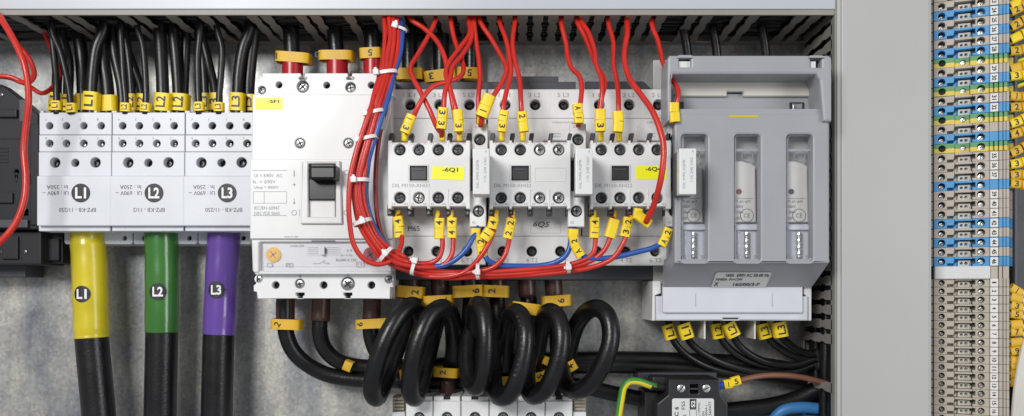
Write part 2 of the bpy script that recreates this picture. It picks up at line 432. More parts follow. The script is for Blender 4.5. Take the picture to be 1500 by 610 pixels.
mb.build('slotted_wall', t)

mb = MB(); rnd = random.Random(3)
for k in range(16):
    hh = 22 + (k % 8) * 13; zz = ZT + 14 + (k // 8) * 17 + rnd.uniform(-3, 3); r_ = rnd.uniform(6, 8.5)
    C = [Vector((x * U, -(hh + rnd.uniform(-4, 4)) * U, (zz + rnd.uniform(-3, 3)) * U)) for x in range(-1000, 520, 90)]
    sweep(mb, catmull(C, 30 * U), lambda t: r_ * U, 'cable', 10)
o = mb.build('cable_mass'); tag(o, 'packed black cables lying inside the top duct, seen through its slots', 'cables'); o['kind'] = 'stuff'
# ---- right duct
t = thing('cable_duct', 'wide light grey cable duct standing upright left of the rail terminals', 'cable duct', W(1290, 700, 0))
X0, X1 = (1222 - CX) * S(HD), (1364 - CX) * S(HD + 3)
mb = MB()
XI = (1233 - CX) * S(HD + 6)
plate_local(mb, m, [(XI, -400), (X1 - 3, -400), (X1 - 3, 700), (XI, 700)], [], HD + 6, HD + 2, 'duct', 1.8)
ubox(mb, X0 + 2.5, -400, XI + 3, 700, HD, HD + 3.6, 'duct', 1.2)
ubox(mb, X1 - 5, -400, X1, 700, HD - 8, HD + 3.6, 'duct', 1.2)
mb.build('duct_cover', t)
mb = MB()
ubox(mb, X0, -400, X0 + 2.4, 700, 2, 14, 'duct_in', .3)
ubox(mb, X0, -400, X0 + 2.4, 700, HD - 12, HD + 2, 'duct_in', .3)
ubox(mb, X1 - 3, -400, X1 - 1, 700, 2, HD - 2, 'duct_in', .3)
ubox(mb, X0, -400, X1, 700, .5, 2, 'duct_in', .3)
ypx = [509 - 21.8 * k for k in range(26)] + [570, 640, 662]
for y in ypx:
    if y < -60: continue
    c = (CY - y + (11 if y < 520 else 0)) * S(HD)
    fr = (HD - 8) if y != 570 else HD - 8
    plate_local(mb, m @ Matrix.Translation((X0 + 1.2, 0, 0)) @ Matrix(((0, 0, 1, 0), (1, 0, 0, 0), (0, 1, 0, 0), (0, 0, 0, 1))), tooth_outline(c, 6.4, 12, fr), [], 1.2, -1.2, 'duct_in', .4)
mb.build('slotted_wall', t)

mb = MB()
for k in range(18):
    hh = 20 + (k % 6) * 17; xx = X0 + 14 + (k // 6) * 18 + rnd.uniform(-3, 3); r_ = rnd.uniform(6.5, 9)
    C = [Vector(((xx + rnd.uniform(-3, 3)) * U, -(hh + rnd.uniform(-4, 4)) * U, z * U)) for z in range(-350, 700, 90)]
    sweep(mb, catmull(C, 30 * U), lambda t: r_ * U, 'cable', 10)
o = mb.build('cable_mass'); tag(o, 'packed black cables standing inside the upright grey duct, seen through its slots', 'cables'); o['kind'] = 'stuff'
# dark duct made up to stand in for the gap shadow right of the terminals
t = thing('cable_duct', 'made-up dark duct standing in for the gap shadow behind the yellow tagged wires at the far right edge', 'cable duct', W(1530, 700, 0))
mb = MB()
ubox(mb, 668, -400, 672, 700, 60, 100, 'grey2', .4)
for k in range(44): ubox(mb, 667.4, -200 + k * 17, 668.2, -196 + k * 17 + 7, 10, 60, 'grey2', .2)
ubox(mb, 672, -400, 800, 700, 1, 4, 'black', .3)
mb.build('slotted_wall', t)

# ============================================================ TERMINAL BLOCKS L1 L2 L3 (left)
tbl = [('L1', 0, '11/250'), ('L2', 107.2, '11/2'), ('L3', 214.4, '11/250')]
for nm, dx, tail in tbl:
    t = thing('distribution_block', f'pale grey power distribution block with the round black {nm} sticker', 'terminal block', W(110 + dx, 335, 0), 'power distribution blocks in a row at the left')
    mb = MB()
    holes4 = [(72, 97, 122, 148), ]
    xa, xb = 57.5 + dx, 163.3 + dx
    g = 107.2 * 0.5
    def row(y0, y1, h, hs, xl, xr, d=26):
        plate(mb, rect(xl, y0, xr, y1), [circ(x, y, r) for x, y, r in hs], h, d, 'bluewhite', .7)
        for x, y, r in hs: pit(mb, x, y, r + 1.5, h - 14)
    hx = [72.5 + dx * .998, 97 + dx * .998, 122.5 + dx * .998, 148 + dx * .998]
    row(165, 197.6, 98, [(x, 184.5, 5.4) for x in hx], xa, xb)
    row(198.2, 222.5, 101, [(x, 210.4, 5.6) for x in hx], xa - .4, xb - .3)
    row(223, 258.5, 104, [(80.5 + dx, 238.5, 7.6), (110 + dx, 238.8, 6), (139.6 + dx, 238.3, 7.6)], xa - 1, xb - .5)
    pbox(mb, xa - 3.5, 258, xb - 1.2, 331, 112, 30, 'bluewhite', 1.5)
    pbox(mb, xa - 1, 329, xb - 2, 339, 104, 30, 'bluewhite', 1.5)
    pbox(mb, xa, 166, xb - .5, 338, 80, 74, 'bluewhite', 1)
    for k in (0, 1, 3, 4):  # little moulding ribs on the top edge
        pbox(mb, xa + 2 + k * 26, 162.5, xa + 6 + k * 26, 167, 90, 12, 'bluewhite', .4)
    mb.build('housing', t)
    for x in hx: screw(t, x, 212.5, 92, 3.6, 'screw', cross=False)
    for x in (80.5 + dx, 139.6 + dx): screw(t, x, 240, 92, 5, 'screwd')
    mb = MB(); h = 112
    ptext(mb, 'In : 250A', 84 + dx, 274.5, h, 31, 6, 180, 'inkd', 0)
    ptext(mb, 'Ui : 690V ~', 81.5 + dx, 283.2, h, 38, 6.2, 180, 'inkd', 0)
    ptext(mb, 'BPZ-KB - ' + tail, (113.5 if len(tail) > 5 else 111) + dx, 307.8, h, 54 if len(tail) > 5 else 46, 6, 180, 'inkd', 0)
    for i, x in enumerate(hx):
        ptext(mb, str(4 - i), x - 5, 175.5, 98, 2, 3.2, 180, 'inkg', 0); ptext(mb, str(8 - i), x - 5, 202.8, 101, 2, 3.2, 180, 'inkg', 0)
    mb.build('lettering', t)
    mb = MB(); cyl(mb, F(118.5 + dx, 283, h), 13.8, -1, .5, 'ink', 40)
    o = mb.build('round_sticker', t); mb = MB()
    text(mb, nm, F(118.5 + dx, 283, h), 16, 16, 'inkw', .03, z=.8); mb.build('lettering', o)

# feet row behind the big cables
t = thing('busbar_support', 'light grey moulded base strip below the L1 L2 L3 blocks', 'busbar support', W(230, 357, 0))
mb = MB()
for x0, x1 in ((94, 194), (195.5, 289), (290.5, 368)):
    plate(mb, rrect(x0, 336, x1, 358, 4), [circ(x0 + 17, 349, 4.5), circ(x1 - 12, 349, 3.5)], 60, 58, 'bluewhite', .8)
    pit(mb, x0 + 17, 349, 6, 48); pit(mb, x1 - 12, 349, 5, 48)
mb.build('base_strip', t)

# ---- three big phase cables with coloured sleeves
def bigcable(nm, colour, mname, pts, ys, r, lx, ly, label):
    H = 62
    full = MB(); P = [(x, y, H) for x, y in pts]
    tube(full, P, r, 'cable', 32); o = full.build('power_cable'); tag(o, label, 'power cable', 'thick phase cables hanging below the distribution blocks')
    C = expand(P)
    def at(y):
        for (xa, ya, _), (xb, yb, _) in zip(C, C[1:]):
            if ya <= y <= yb: return xa + (xb - xa) * (y - ya) / (yb - ya)
        return C[-1][0]
    ss = [(at(y), y, H) for y in (ys[0], ys[0] + 14, ys[0] + 20, *range(int(ys[0]) + 40, int(ys[1]) - 10, 22), ys[1] - 3, ys[1])]
    mb = MB(); CC = catmull([W(*p) for p in ss], 3 * U); rr = r * S(H) * U
    if nm == 'L1': rf = lambda t: rr * (1.01 if t < .09 else 1.04 if t < .13 else 1.05 + .012 * math.sin(t * 23) - (.03 if .9 < t < .96 else 0))
    else: rf = lambda t: rr * (1.035 + .012 * math.sin(t * 19 + len(colour)))
    sweep(mb, CC, rf, mname, 40); s = mb.build('heat_shrink_sleeve', o)
    rs = r * 1.06
    # round sticker wrapped on the sleeve
    mb = MB(); n = 28; dr = 12; vs = [(0, 0)]; fs = []
    for k in (1, 2, 3):
        for i in range(n):
            a = 2 * math.pi * i / n; vs.append((dr * k / 3 * math.cos(a), dr * k / 3 * math.sin(a)))
    for i in range(n):
        j = (i + 1) % n; fs.append([0, 1 + i, 1 + j])
        for k in (0, 1): fs.append([1 + k * n + i, 1 + (k + 1) * n + i, 1 + (k + 1) * n + j, 1 + k * n + j])
    cx = at(ly); mm = F(cx, ly, H); off = (lx - CX) * S(H + rs * .85) / S(H) - (cx - CX)
    th0 = off / rs
    def wrap(x, y, e):
        # slide round the sleeve: arc length becomes angle
        a = (x + off) / rs
        return ((rs + e) * math.sin(a), y, (rs + e) * math.cos(a))
    mb.add([wrap(x, y, .7) for x, y in vs], fs, 'ink', mm, True)
    st = mb.build('round_sticker', s)
    tb = MB(); text(tb, nm, None, 14, 14, 'inkw', .03, z=0)
    vv = [wrap(v.x, v.y, 1.1) for v in tb.v]; t2 = MB(); t2.add(vv, tb.f, 'inkw', mm); t2.build('lettering', st)
bigcable('L1', 'yellow', 'sleeve_y', [(128, 330), (128.5, 352), (130.5, 375), (132.5, 430), (134.5, 494), (139, 545), (144, 600), (150, 680)], (340, 495), 23, 121, 431, 'thick black cable in a yellow sleeve with the round L1 sticker')
bigcable('L2', 'green', 'sleeve_g', [(236, 325), (236.5, 352), (237.5, 400), (237, 490), (235.5, 560), (233, 680)], (330, 487), 22.6, 232, 427.5, 'thick black cable in a green sleeve with the round L2 sticker')
bigcable('L3', 'purple', 'sleeve_p', [(329, 325), (327.5, 352), (325, 400), (320.5, 490), (318.5, 560), (316, 680)], (330, 490), 22.4, 317.5, 425, 'thick black cable in a purple sleeve with the round L3 sticker')

# ---- cables going up from the blocks into the duct
def upcable(pts, r, mk, label, grp='black cables from the distribution blocks up into the duct', mname='cable2', name='black_cable'):
    a, b = pts[0], pts[-1]
    o = cable(name, [(a[0], a[1] - 35, a[2] if len(a) > 2 else None)] + pts, r, mname, label, 'cable', grp)
    if mk: marker(o, *mk[:6], [mk[6]], **(mk[7] if len(mk) > 7 else {}))
    return o
UD = [
 # back row first: (points), r, marker(px,py,h,w,len,ang,text)
 ([(112, 40, 50), (118, 70), (122, 135, 50), (122, 170)], 9, (122, 151, 50, 22, 24, 0, '', dict(mname='yel')), 'shiny black cable with a plain tag half hidden behind the L1 group'),
 ([(80, 50, 60), (84, 90), (83, 130), (82, 172, 60)], 7, (81, 150, 60, 18, 26, 0, 'L1', dict(mname='yel')), 'black cable behind the leftmost thin L1 cable'),
 ([(90, 48, 60), (100, 90), (100, 130), (99, 172, 60)], 7, (100, 152, 60, 20, 24, 0, 'L1', dict(mname='yel')), 'black cable behind the second thin L1 cable'),
 ([(152, 42, 78), (141, 70), (136, 105), (134, 140), (134, 172, 82)], 8, (134.5, 149.5, 82, 23, 27, 0, 'L1'), 'medium black cable with the big L1 tag'),
 ([(150, 48, 66), (152, 90), (157, 125), (159, 170, 66)], 9, (160, 153, 66, 26, 23, 0, '', dict(mname='yel')), 'black cable whose wide plain yellow tag sits right of the big L1 tag'),
 ([(164, 45, 60), (168, 80), (178, 130), (180, 172, 60)], 7, None, 'untagged black cable slanting between the L1 and L2 groups'),
 ([(183, 45, 62), (188, 80), (192, 120), (194, 172, 62)], 6, (194, 151, 66, 15, 25, 0, 'L2', dict(mname='yel')), 'black cable with an L2 tag behind the two thin L2 cables'),
 ([(180, 50, 58), (193, 90), (206, 130), (208, 172, 58)], 6, (208, 151, 66, 17, 25, -5, 'L2', dict(mname='yel')), 'black cable slanting down behind the second thin L2 cable'),
 ([(234, 42, 74), (236, 80), (238, 120), (239, 172, 82)], 9, (239, 151, 82, 24, 26, 0, 'L2'), 'medium black cable with the big L2 tag'),
 ([(254, 48, 70), (257, 80), (260, 120), (262, 172, 70)], 8, (265, 151.5, 70, 27, 25, 0, 'L2', dict(mname='yel')), 'black cable with the L2 tag just right of the big L2 tag'),
 ([(273, 48, 56), (271, 90), (268, 172, 56)], 7, None, 'untagged shiny black cable between the L2 and L3 groups'),
 ([(290, 48, 60), (297, 90), (300, 130), (301, 172, 60)], 6, (301, 150, 66, 15, 25, 0, 'L3', dict(mname='yel')), 'black cable with an L3 tag behind the first thin L3 cable'),
 ([(296, 50, 58), (305, 90), (314, 130), (316, 172, 58)], 6.5, (316, 150, 64, 20, 25, 0, '3', dict(mname='yel')), 'black cable slanting down behind the second thin L3 cable'),
 ([(366, 42, 78), (356, 70), (350, 105), (348, 140), (348, 172, 82)], 8, (348, 150.5, 82, 22, 26, 0, 'L3'), 'medium black cable with the big L3 tag'),
 ([(372, 48, 66), (367, 90), (364, 130), (364, 172, 66)], 9, (365, 152, 66, 22, 24, 0, 'L3', dict(mname='yel')), 'black cable at the end of the L3 group tight against the white breaker'),
 # thin front cables
 ([(76, 50, 90), (79, 80), (82, 115), (83, 145), (83.5, 168, 96)], 4.6, (83.5, 155.5, 96, 15, 13.5, 0, 'L1'), 'leftmost thin black cable with a small L1 tag'),
 ([(77, 48, 92), (88, 75), (97, 110), (103, 145), (105, 168, 98)], 4.6, (105, 159, 98, 15, 13.5, 0, 'L1'), 'thin black cable with a small L1 tag, bending right from the leftmost one'),
 ([(177, 42, 90), (179, 80), (181, 115), (184, 145), (184, 168, 96)], 4.6, (184, 158, 96, 15, 12.5, 0, 'L2'), 'first thin black cable with a small L2 tag'),
 ([(201, 40, 90), (208, 62), (212, 95), (214, 145), (213, 168, 96)], 4.6, (213, 158, 96, 15, 12.5, 0, 'L2'), 'thin black cable with a small L2 tag, next to the big L2 tag'),
 ([(293, 45, 90), (290, 80), (290, 115), (291, 145), (292, 168, 96)], 5, (292, 157, 96, 15, 13, 0, 'L3'), 'first thin black cable with a small L3 tag'),
 ([(318, 42, 90), (325, 70), (324, 105), (321, 145), (321, 168, 96)], 4.8, (321.5, 157.5, 96, 15, 13, 0, 'L3'), 'thin black cable with a small L3 tag, next to the big L3 tag'),
]
for u in UD: upcable(u[0], u[1], u[2], u[3])

# ============================================================ LEFT DARK DEVICE
t = thing('circuit_breaker', 'dark charcoal circuit breaker cut off by the left edge with a red wire over it', 'circuit breaker', W(20, 400, 0))
mb = MB()
plate(mb, [(-60, 118), (2, 124), (36, 150), (56, 168), (56, 336), (-60, 336)], [rrect(40, 256, 48, 271, 1), circ(24, 252, 3.4, 12), rrect(22.8, 254, 25.2, 266, .8), rrect(33, 307, 41, 316, 1)], 96, 22, 'blackmcb', 1)
pbox(mb, -60, 176, 50, 336, 84, 80, 'blackmcb', 1)
pbox(mb, -60, 336, 92, 386, 60, 58, 'blackmcb', 2); pbox(mb, -60, 340, 60, 388, 84, 60, 'blackmcb', 2)
pbox(mb, -60, 388, 37, 406, 50, 46, 'grey2', 1)
pbox(mb, -60, 202, 30, 204, 97, 4, 'blackmcb', .5); pbox(mb, 30, 190, 42, 198, 97.5, 4, 'blackmcb', .6)
pbox(mb, 28, 146, 40, 178, 96.5, 10, 'grey2', .6)
for k in range(5): pbox(mb, -60, 216 + k * 5, 12, 218.5 + k * 5, 97, 3, 'blackmcb', .6)
pbox(mb, -60, 282, 18, 298, 100, 8, 'blackmcb', 1.5); pbox(mb, 44, 182, 56, 330, 99, 8, 'blackmcb', 1.2); pbox(mb, -60, 322, 40, 334, 102, 10, 'grey2', 1.5)
pbox(mb, 2, 346, 26, 380, 88, 8, 'blackmcb', 1.5); pbox(mb, 62, 350, 86, 382, 66, 10, 'blackmcb', 1.5); pbox(mb, -60, 160, 24, 172, 101, 8, 'blackmcb', 1.5)
mb.build('housing', t)
for x, y in ((2, 139), (36, 152), (37, 369), (3, 369)): screw(t, x, y, 97.5 if y < 300 else 86, 2.2, 'screw')

# ============================================================ MOULDED CASE BREAKER -5F1
t = thing('circuit_breaker', 'large white moulded case breaker with black toggle and yellow -5F1 label', 'circuit breaker', W(470, 437, 0))
mb = MB()
plate(mb, [(384, 107.5), (440, 107.5), (441, 112), (437, 114), (438, 117), (449, 117), (450, 114), (446, 112), (447, 107.5), (509, 107.5), (510, 112), (507, 114), (508, 117), (518, 117), (519, 114), (515, 112), (516, 107.5), (576, 107.5), (576, 141), (377, 141), (377, 119), (384, 119)],
      [circ(408.5, 124.5, 5), circ(478.5, 125, 5), circ(544, 125, 5), circ(443.5, 127, 9), circ(513.5, 128, 7.6), circ(383.5, 132, 6)], 138, 20, 'white2', .8)
for x, y, r in ((408.5, 124.5, 6.5), (478.5, 125, 6.5), (544, 125, 6.5)): pit(mb, x, y, r, 125)
pbox(mb, 380, 112, 574, 438, 118, 112, 'white', 1)
mb.build('terminal_shroud', t)
screw(t, 443.5, 127.5, 132, 8, 'screw'); screw(t, 513.5, 129, 132, 6.6, 'screw'); screw(t, 383.5, 132.5, 132, 5, 'screw')
mb = MB()
plate(mb, [(370, 138.5), (573, 138.5), (575, 351), (366.5, 351)], [circ(439.5, 210, 7.4), circ(510.5, 210, 7.4), rrect(445, 240, 496, 324, 3)], 150, 24, 'white2', 1.2)
pbox(mb, 369, 139, 573, 232, 151, 2, 'white2', .6) if 0 else None
mb.build('front_cover', t)
screw(t, 439.5, 210, 147, 6.8, 'screw'); screw(t, 510.5, 210, 147, 6.8, 'screw')
mb = MB(); plate(mb, rrect(366.2, 233, 575.5, 350, 2), [rrect(443, 238, 498, 326, 4)], 153, 4, 'white2', .9)
# toggle well with raised sides
plate(mb, [(443, 236), (498, 236), (501, 328), (440, 328)], [[(451.5, 240), (491.5, 240), (491.5, 318), (451.5, 318)]], 158, 9, 'white2', 1.5)
pbox(mb, 452, 290, 491, 320, 152, 12, 'white2', 2)
mb.build('switch_bezel', t)
mb = MB(); pbox(mb, 452, 262, 492, 293, 157, 16, 'gloss', 1.5)
pbox(mb, 453, 241, 492, 263, 180, 40, 'gloss', 3.5)
pbox(mb, 455, 240.5, 490, 245, 183, 6, 'gloss', 1.2)
mb.build('toggle_handle', t)
mb = MB(); h = 153
for s, x, y, w, hg in (('Ui = 690V  AC', 393, 257.5, 42, 5.2), ('Ie  = 690V', 387, 266.5, 33, 5.2), ('Uimp = 8000V', 390, 275.3, 36, 5.2), ('IEC/EN 60947', 391, 305, 37, 5), ('DIN VDE 0660', 391, 312.8, 37, 5)):
    ptext(mb, s, x, y, h, w, hg, 0, 'inkg', 0)
line(mb, 370, 250, 420, 250, h, .8, 'inkg'); line(mb, 370, 316, 420, 316, h, .8, 'inkg')
outline_rect(mb, 371, 281, 420, 298, h, .7, 'inkg'); line(mb, 387, 281, 387, 298, h, .7, 'inkg')
line(mb, 431, 250, 431, 259, h, 1.6, 'inkg'); line(mb, 428.5, 271, 433.5, 271, h, 1, 'inkg'); line(mb, 431, 268.5, 431, 273.5, h, 1, 'inkg')
line(mb, 431, 291, 431, 299, h, .9, 'inkg'); line(mb, 429, 296.5, 431, 299, h, .9, 'inkg'); line(mb, 433, 296.5, 431, 299, h, .9, 'inkg')
line(mb, 439, 307, 439, 317, h, .8, 'inkg')
for x, y in ((431, 312), (507.5, 253), (507.5, 312)): superring(mb, F(x, y, h), 4, 4, 0, .4, .9, 2, 'inkg', 20)
line(mb, 507, 280, 510, 283, h, 1, 'inkg')
ptext(mb, 'PUSH TO TRIP', 427, 347.3, 153, 20, 2.6, 0, 'inkg', 0)
mb.build('lettering', t)
mb = MB(); box(mb, F(394, 152.5, 150, 0), -20, -8.5, 0, 20, 8.5, .5, 'label', 0); o = mb.build('yellow_label', t)
mb = MB(); text(mb, '-5F1', F(400.5, 149, 150), 17, 5, 'ink', .03, z=.9); mb.build('lettering', o)
# trip unit
mb = MB()
plate(mb, [(368, 341), (575, 341), (575, 396), (571, 402), (374, 402), (370, 396)], [rrect(439.5, 342.5, 447, 349.5, .6), rrect(380, 354.5, 566, 397, 2)], 148, 26, 'white', 1.2)
pbox(mb, 438, 341, 448, 351, 130, 4, 'pit', .3)
pbox(mb, 380, 354, 566, 398, 141, 14, 'white', .5)
pbox(mb, 371, 355, 379, 399, 151, 6, 'white2', 1.8); pbox(mb, 565.5, 355, 573, 398, 151, 6, 'white2', 1.8)
pbox(mb, 455, 342, 570, 351, 149.5, 3, 'white', 1); pbox(mb, 456, 352.6, 491, 354, 149, 3, 'grey2', .4)
mb.build('trip_unit', t)
mb = MB(); pbox(mb, 385, 357.5, 564, 391, 141.8, .8, 'white', .2); pbox(mb, 449, 362, 498, 375, 142.5, .8, 'white', .3)
o = mb.build('rating_plate', t)
mb = MB(); h = 142.3
for x, w in ((392, 8), (419, 10)): outline_rect(mb, x, 386, x + w, 391, h, .5, 'inkg')
for s, x, y, w, hg, c in (('Ir=200..250A', 436, 360.5, 20, 3, 'inkg'), ('250', 423, 388, 7, 3.5, 'inkg'), ('6 8 10', 516, 367, 16, 3, 'inkg'), ('Ir = In', 508, 374, 16, 3.4, 'inkg'), ('8x200 A 250', 507, 381, 30, 3.6, 'inkg'), ('Trip', 478, 386, 9, 3.4, 'inkg'), ('1250  A', 537, 387, 26, 4, 'inkg'), ('L', 399, 388.5, 2, 3.4, 'inkg')):
    ptext(mb, s, x, y, h, w, hg, 0, c, 0)
line(mb, 458, 386.5, 468, 386.5, h, .6, 'inkg'); line(mb, 468, 386.5, 476, 381.5, h, .6, 'inkg')
for y in (363, 366, 369, 372): line(mb, 451, y, 466, y, 143, .4, 'inkg'); line(mb, 479, y, 496, y, 143, .4, 'inkg')
outline_rect(mb, 522, 384, 534, 391, h, .5, 'inkr')
mb.build('lettering', o)
for x, k, lab in ((401, 'dialy', 'yellow setting dial'), (543, 'dialr', 'red setting dial')):
    mb = MB(); cyl(mb, F(x, 373.5, 142), 10.8, -2, 2.2, k, 32, dome=0); cyl(mb, F(x, 373.5, 142), 8.5, 2, 3, k, 32)
    for a in (35, 125): box(mb, F(x, 373.5, 142, a), -6, -.9, 2.8, 6, .9, 3.5, 'inkr' if k == 'dialy' else 'ink', 0)
    o = mb.build('setting_dial', t); o['label'] = lab
mb = MB(); pbox(mb, 469.5, 361, 475.5, 374, 148, 6, 'white2', 1.5); pbox(mb, 475.5, 364, 477, 371, 147, 4, 'pit', .3); mb.build('slider', t)
mb = MB(); pbox(mb, 377, 353.5, 569, 398.5, 151.5, 1.2, 'clear', .4); mb.build('clear_window', t)
mb = MB()
plate(mb, [(376, 400), (573, 400), (573, 403), (575.5, 403), (576, 421), (571.5, 421), (571, 438), (377.5, 438), (376, 428), (371.5, 427), (371.5, 418), (374, 417)],
      [circ(403.8, 418, 5.6), circ(474, 418, 5.6), circ(544, 418, 5.6), circ(439, 416, 7.2), circ(509.5, 416, 10.2), circ(379, 409, 5.4), circ(569.5, 409.5, 6),
       [(433, 429), (446, 429), (446, 433), (443.5, 434), (443.5, 437.2), (435.5, 437.2), (435.5, 434), (433, 433)], [(503, 429), (516, 429), (516, 433), (513.5, 434), (513.5, 437.2), (505.5, 437.2), (505.5, 434), (503, 433)]], 136, 20, 'white', .8)
for x in (403.8, 474, 544): pit(mb, x, 418, 7, 124)
for x in (439.5, 509.5): pbox(mb, x - 7.5, 428, x + 7.5, 437.6, 120, 3, 'pit', .2); pbox(mb, x - .8, 400.5, x + .8, 407, 137, 3, 'inkg', .2)
mb.build('terminal_shroud', t)
screw(t, 439, 416.5, 132, 6.6, 'screw'); screw(t, 509.5, 416.5, 133, 9.6, 'screw'); screw(t, 379, 409, 133, 5, 'screwb'); screw(t, 569.5, 409.5, 133, 5.6, 'screw')

# ---- feed cables above the breaker and above the contactors: black cable, sleeve, loop tag
def feed(x, y1, h, r, sleeve, sy, rs, bnd, label, x0=None, grp='thick feed cables coming down from the top duct'):
    x0 = x if x0 is None else x0
    o = cable('feed_cable', [(x0, -10, h), (x0, 40, h), ((x0 + x) / 2, 70, h), (x, 95, h), (x, y1, h)], r, 'cable', label, 'cable', grp, 20)
    if sleeve: cable('heat_shrink_sleeve', [(x, sy, h), (x, (sy + y1) / 2, h), (x, y1, h)], rs, sleeve, n=24, parent=o)
    band(o, *bnd)
    return o
feed(428.5, 125, 66, 11.5, 'redsleeve', 84, 15, (431, 86, 66, 51, 14.5, -4, '1', 180, -22, 6), 'black feed cable with red sleeve and tag marked 1, leftmost above the breaker', 426)
feed(494, 125, 66, 11.5, 'redsleeve', 84, 15.5, (493.5, 83, 66, 51, 13.5, 0, '3', 180, -26, 6), 'black feed cable with red sleeve and plain tag above the middle of the breaker', 490)
feed(546, 125, 66, 12, 'redsleeve', 84, 14, (544, 80, 66, 32, 15, 3, '5', 180, 1, 6), 'black feed cable with red sleeve and tag marked 5 beside the red wire bundle', 545)
GC = 'black feed cables above the contactors'
feed(600, 150, 50, 11.5, None, 0, 0, (601, 110, 78, 39, 16, 1, '1', 180, 3, 6), 'black feed cable with the loop tag marked 1 behind the red wires', grp=GC)
feed(646, 150, 50, 12, None, 0, 0, (645, 112.5, 78, 47, 16, 7, '3', 180, -12, 6), 'black feed cable with the loop tag marked 3 behind the red wires', grp=GC)
feed(690, 150, 50, 10, None, 0, 0, (687, 109, 78, 35, 16, -2, '5', 180, 2, 6), 'black feed cable with the loop tag marked 5 behind the red wires', grp=GC)
# ============================================================ CONTACTORS
HB, HM, HS, HC = 118, 172, 232, 160     # body, auxiliary module, suppressor, coil terminal heights
CT = [  # body x0, x1, top holes, bottom holes, module x0,x1, screws, window cx, label, coil x0, sup x0,x1, lower coil x0
 dict(n='leftmost', lab='-6Q1', b=(574.5, 712.5), th=(600.5, 644, 687.5), bh=(598, 639.5, 684), m=(568, 688.5), s=(585.5, 613.5, 642, 670.5), w=613, l=(656.5, 254), c=(691, 714.5), sp=(692.5, 717), lc=(688, 712), t='DIL M150-XHI31', pen='M65'),
 dict(n='middle', lab='', b=(714.5, 851.5), th=(740, 784, 826), bh=(736, 779, 821), m=(717, 836), s=(734, 762, 790.5, 818.5), w=762, l=(806, 256), c=(835, 858.5), sp=(843, 868), lc=(832, 856), t='DIL M150-XHI22', pen='6Q4'),
 dict(n='rightmost', lab='-6Q4', b=(852.5, 989), th=(878, 922, 964.5), bh=(875, 917, 960), m=(865, 983), s=(881, 908.5, 936, 963), w=909, l=(954, 253), c=(979, 1002), sp=(995, 1020), lc=(975, 1001), t='DIL M150-XHI22', pen=''),
]
for ci, c in enumerate(CT):
    desc = {'-6Q1': 'white contactor with the yellow -6Q1 label', '': 'middle white contactor with an empty label frame, between -6Q1 and -6Q4', '-6Q4': 'white contactor with the yellow -6Q4 label crossed by a red wire'}[c['lab']]
    x0, x1 = c['b']
    t = thing('contactor', desc, 'contactor', W((x0 + x1) / 2, 410, 0), 'three white contactors side by side')
    # dark base
    mb = MB()
    if ci < 2: pbox(mb, x0 - 12, 120, x1 - (6 if ci == 0 else 8), 150, 88, 84, 'grey2', 1)
    else: plate(mb, [(857, 119.5), (943, 119.5), (958, 134), (958, 150), (857, 150)], [], 88, 84, 'grey2', 1)
    mb.build('base', t); mb = MB()
    if ci < 2:
        pbox(mb, (x0 + x1) / 2 - 43, 112, (x0 + x1) / 2 + 35, 123, 80, 76, 'grey2', 1); mb.build('rear_block', t); mb = MB()
    pbox(mb, x0 - (6 if ci == 0 else 0), 380, min(x1 + 1, 973) if ci == 2 else x1 + 1, 410, 82, 80, 'grey2', 1.2)
    mb.build('lower_base', t)
    # body
    mb = MB(); h = HB
    plate(mb, rect(x0, 131, x1, 173.6), [circ(x, 153.7, 8) for x in c['th']], h, 24, 'white', .8)
    for x in c['th']: pit(mb, x, 153.7, 9.5, h - 16)
    pbox(mb, x0 + .3, 174, x1 - .3, 346, h - .6, 26, 'white', .8)
    bot = [(x0 - 1, 346.4), (x1 - 1, 346.4), (x1 - 1.5, 388), (x0 + .5, 388)] if ci < 2 else [(x0 - 3, 346.4), (988, 346.4), (984, 389), (x0 - 3, 389)]
    plate(mb, bot, [circ(x, 368.5, 7.8) for x in c['bh']], h, 24, 'white', .8)
    for x in c['bh']: pit(mb, x, 368.5, 9.5, h - 16)
    pbox(mb, x0 + 1, 134, x1 - 1.5, 388, h - 20, 90, 'white', 1)
    # raised ribs between the poles
    for a, b in zip(c['th'], c['th'][1:]): pbox(mb, (a + b) / 2 - .5, 131.5, (a + b) / 2 + .5, 173, h + .5, 3, 'white', .3)
    cx = c['th'][2]
    plate(mb, [(cx - 31, 206), (cx - 31, 184), (cx - 26, 177), (cx + 12, 177), (cx + 12, 206)], [], h + 5, 6, 'white', 1)
    mb.build('housing', t)
    for x, y in [(x, 153.7) for x in c['th']] + [(x, 368.5) for x in c['bh']]: screw(t, x, y, h - 13.5, 4.6, 'screwd')
    # dark retaining clips above and below the module
    sx = c['s']
    for k, x in enumerate([sx[0] - 14, sx[0] + 15, sx[1] + 15, sx[2] + 15, sx[3] + 15]):
        mb = MB(); plate(mb, [(x - 2.5, 208), (x + 3, 208), (x + 5.5, 197), (x + 4.5, 195), (x - 1, 195.5), (x - 2.2, 202)], [], HM - 12, 14, 'grey2', .8); mb.build('mounting_clip', t); mb = MB()
        pbox(mb, x - 4.5, 300, x + 3.5, 316, HM - 16, 20, 'black', 1.4)
        cyl(mb, F(x - .5, 312, HM - 15), 1.8, 0, .6, 'screwd', 12); mb.build('mounting_clip', t)
    # auxiliary module
    a, b = c['m']
    notch = []
    ys = 301.5; out = [(a, 206), (b, 206), (b, 306)]
    pos = [sx[3] + 12, sx[3] - 12, sx[2] + 12, sx[2] - 12, sx[1] + 12, sx[1] - 12, sx[0] + 12, sx[0] - 12]
    for i, x in enumerate(pos): out += [(x, 306), (x, 302.5)] if i % 2 == 0 else [(x, 302.5), (x, 306)]
    out.append((a, 306))
    top = []
    for x in sx: top += [(x - 12, 206), (x - 12, 209), (x + 12, 209), (x + 12, 206)]
    out = [(a, 206)] + top + out[1:]
    mb = MB()
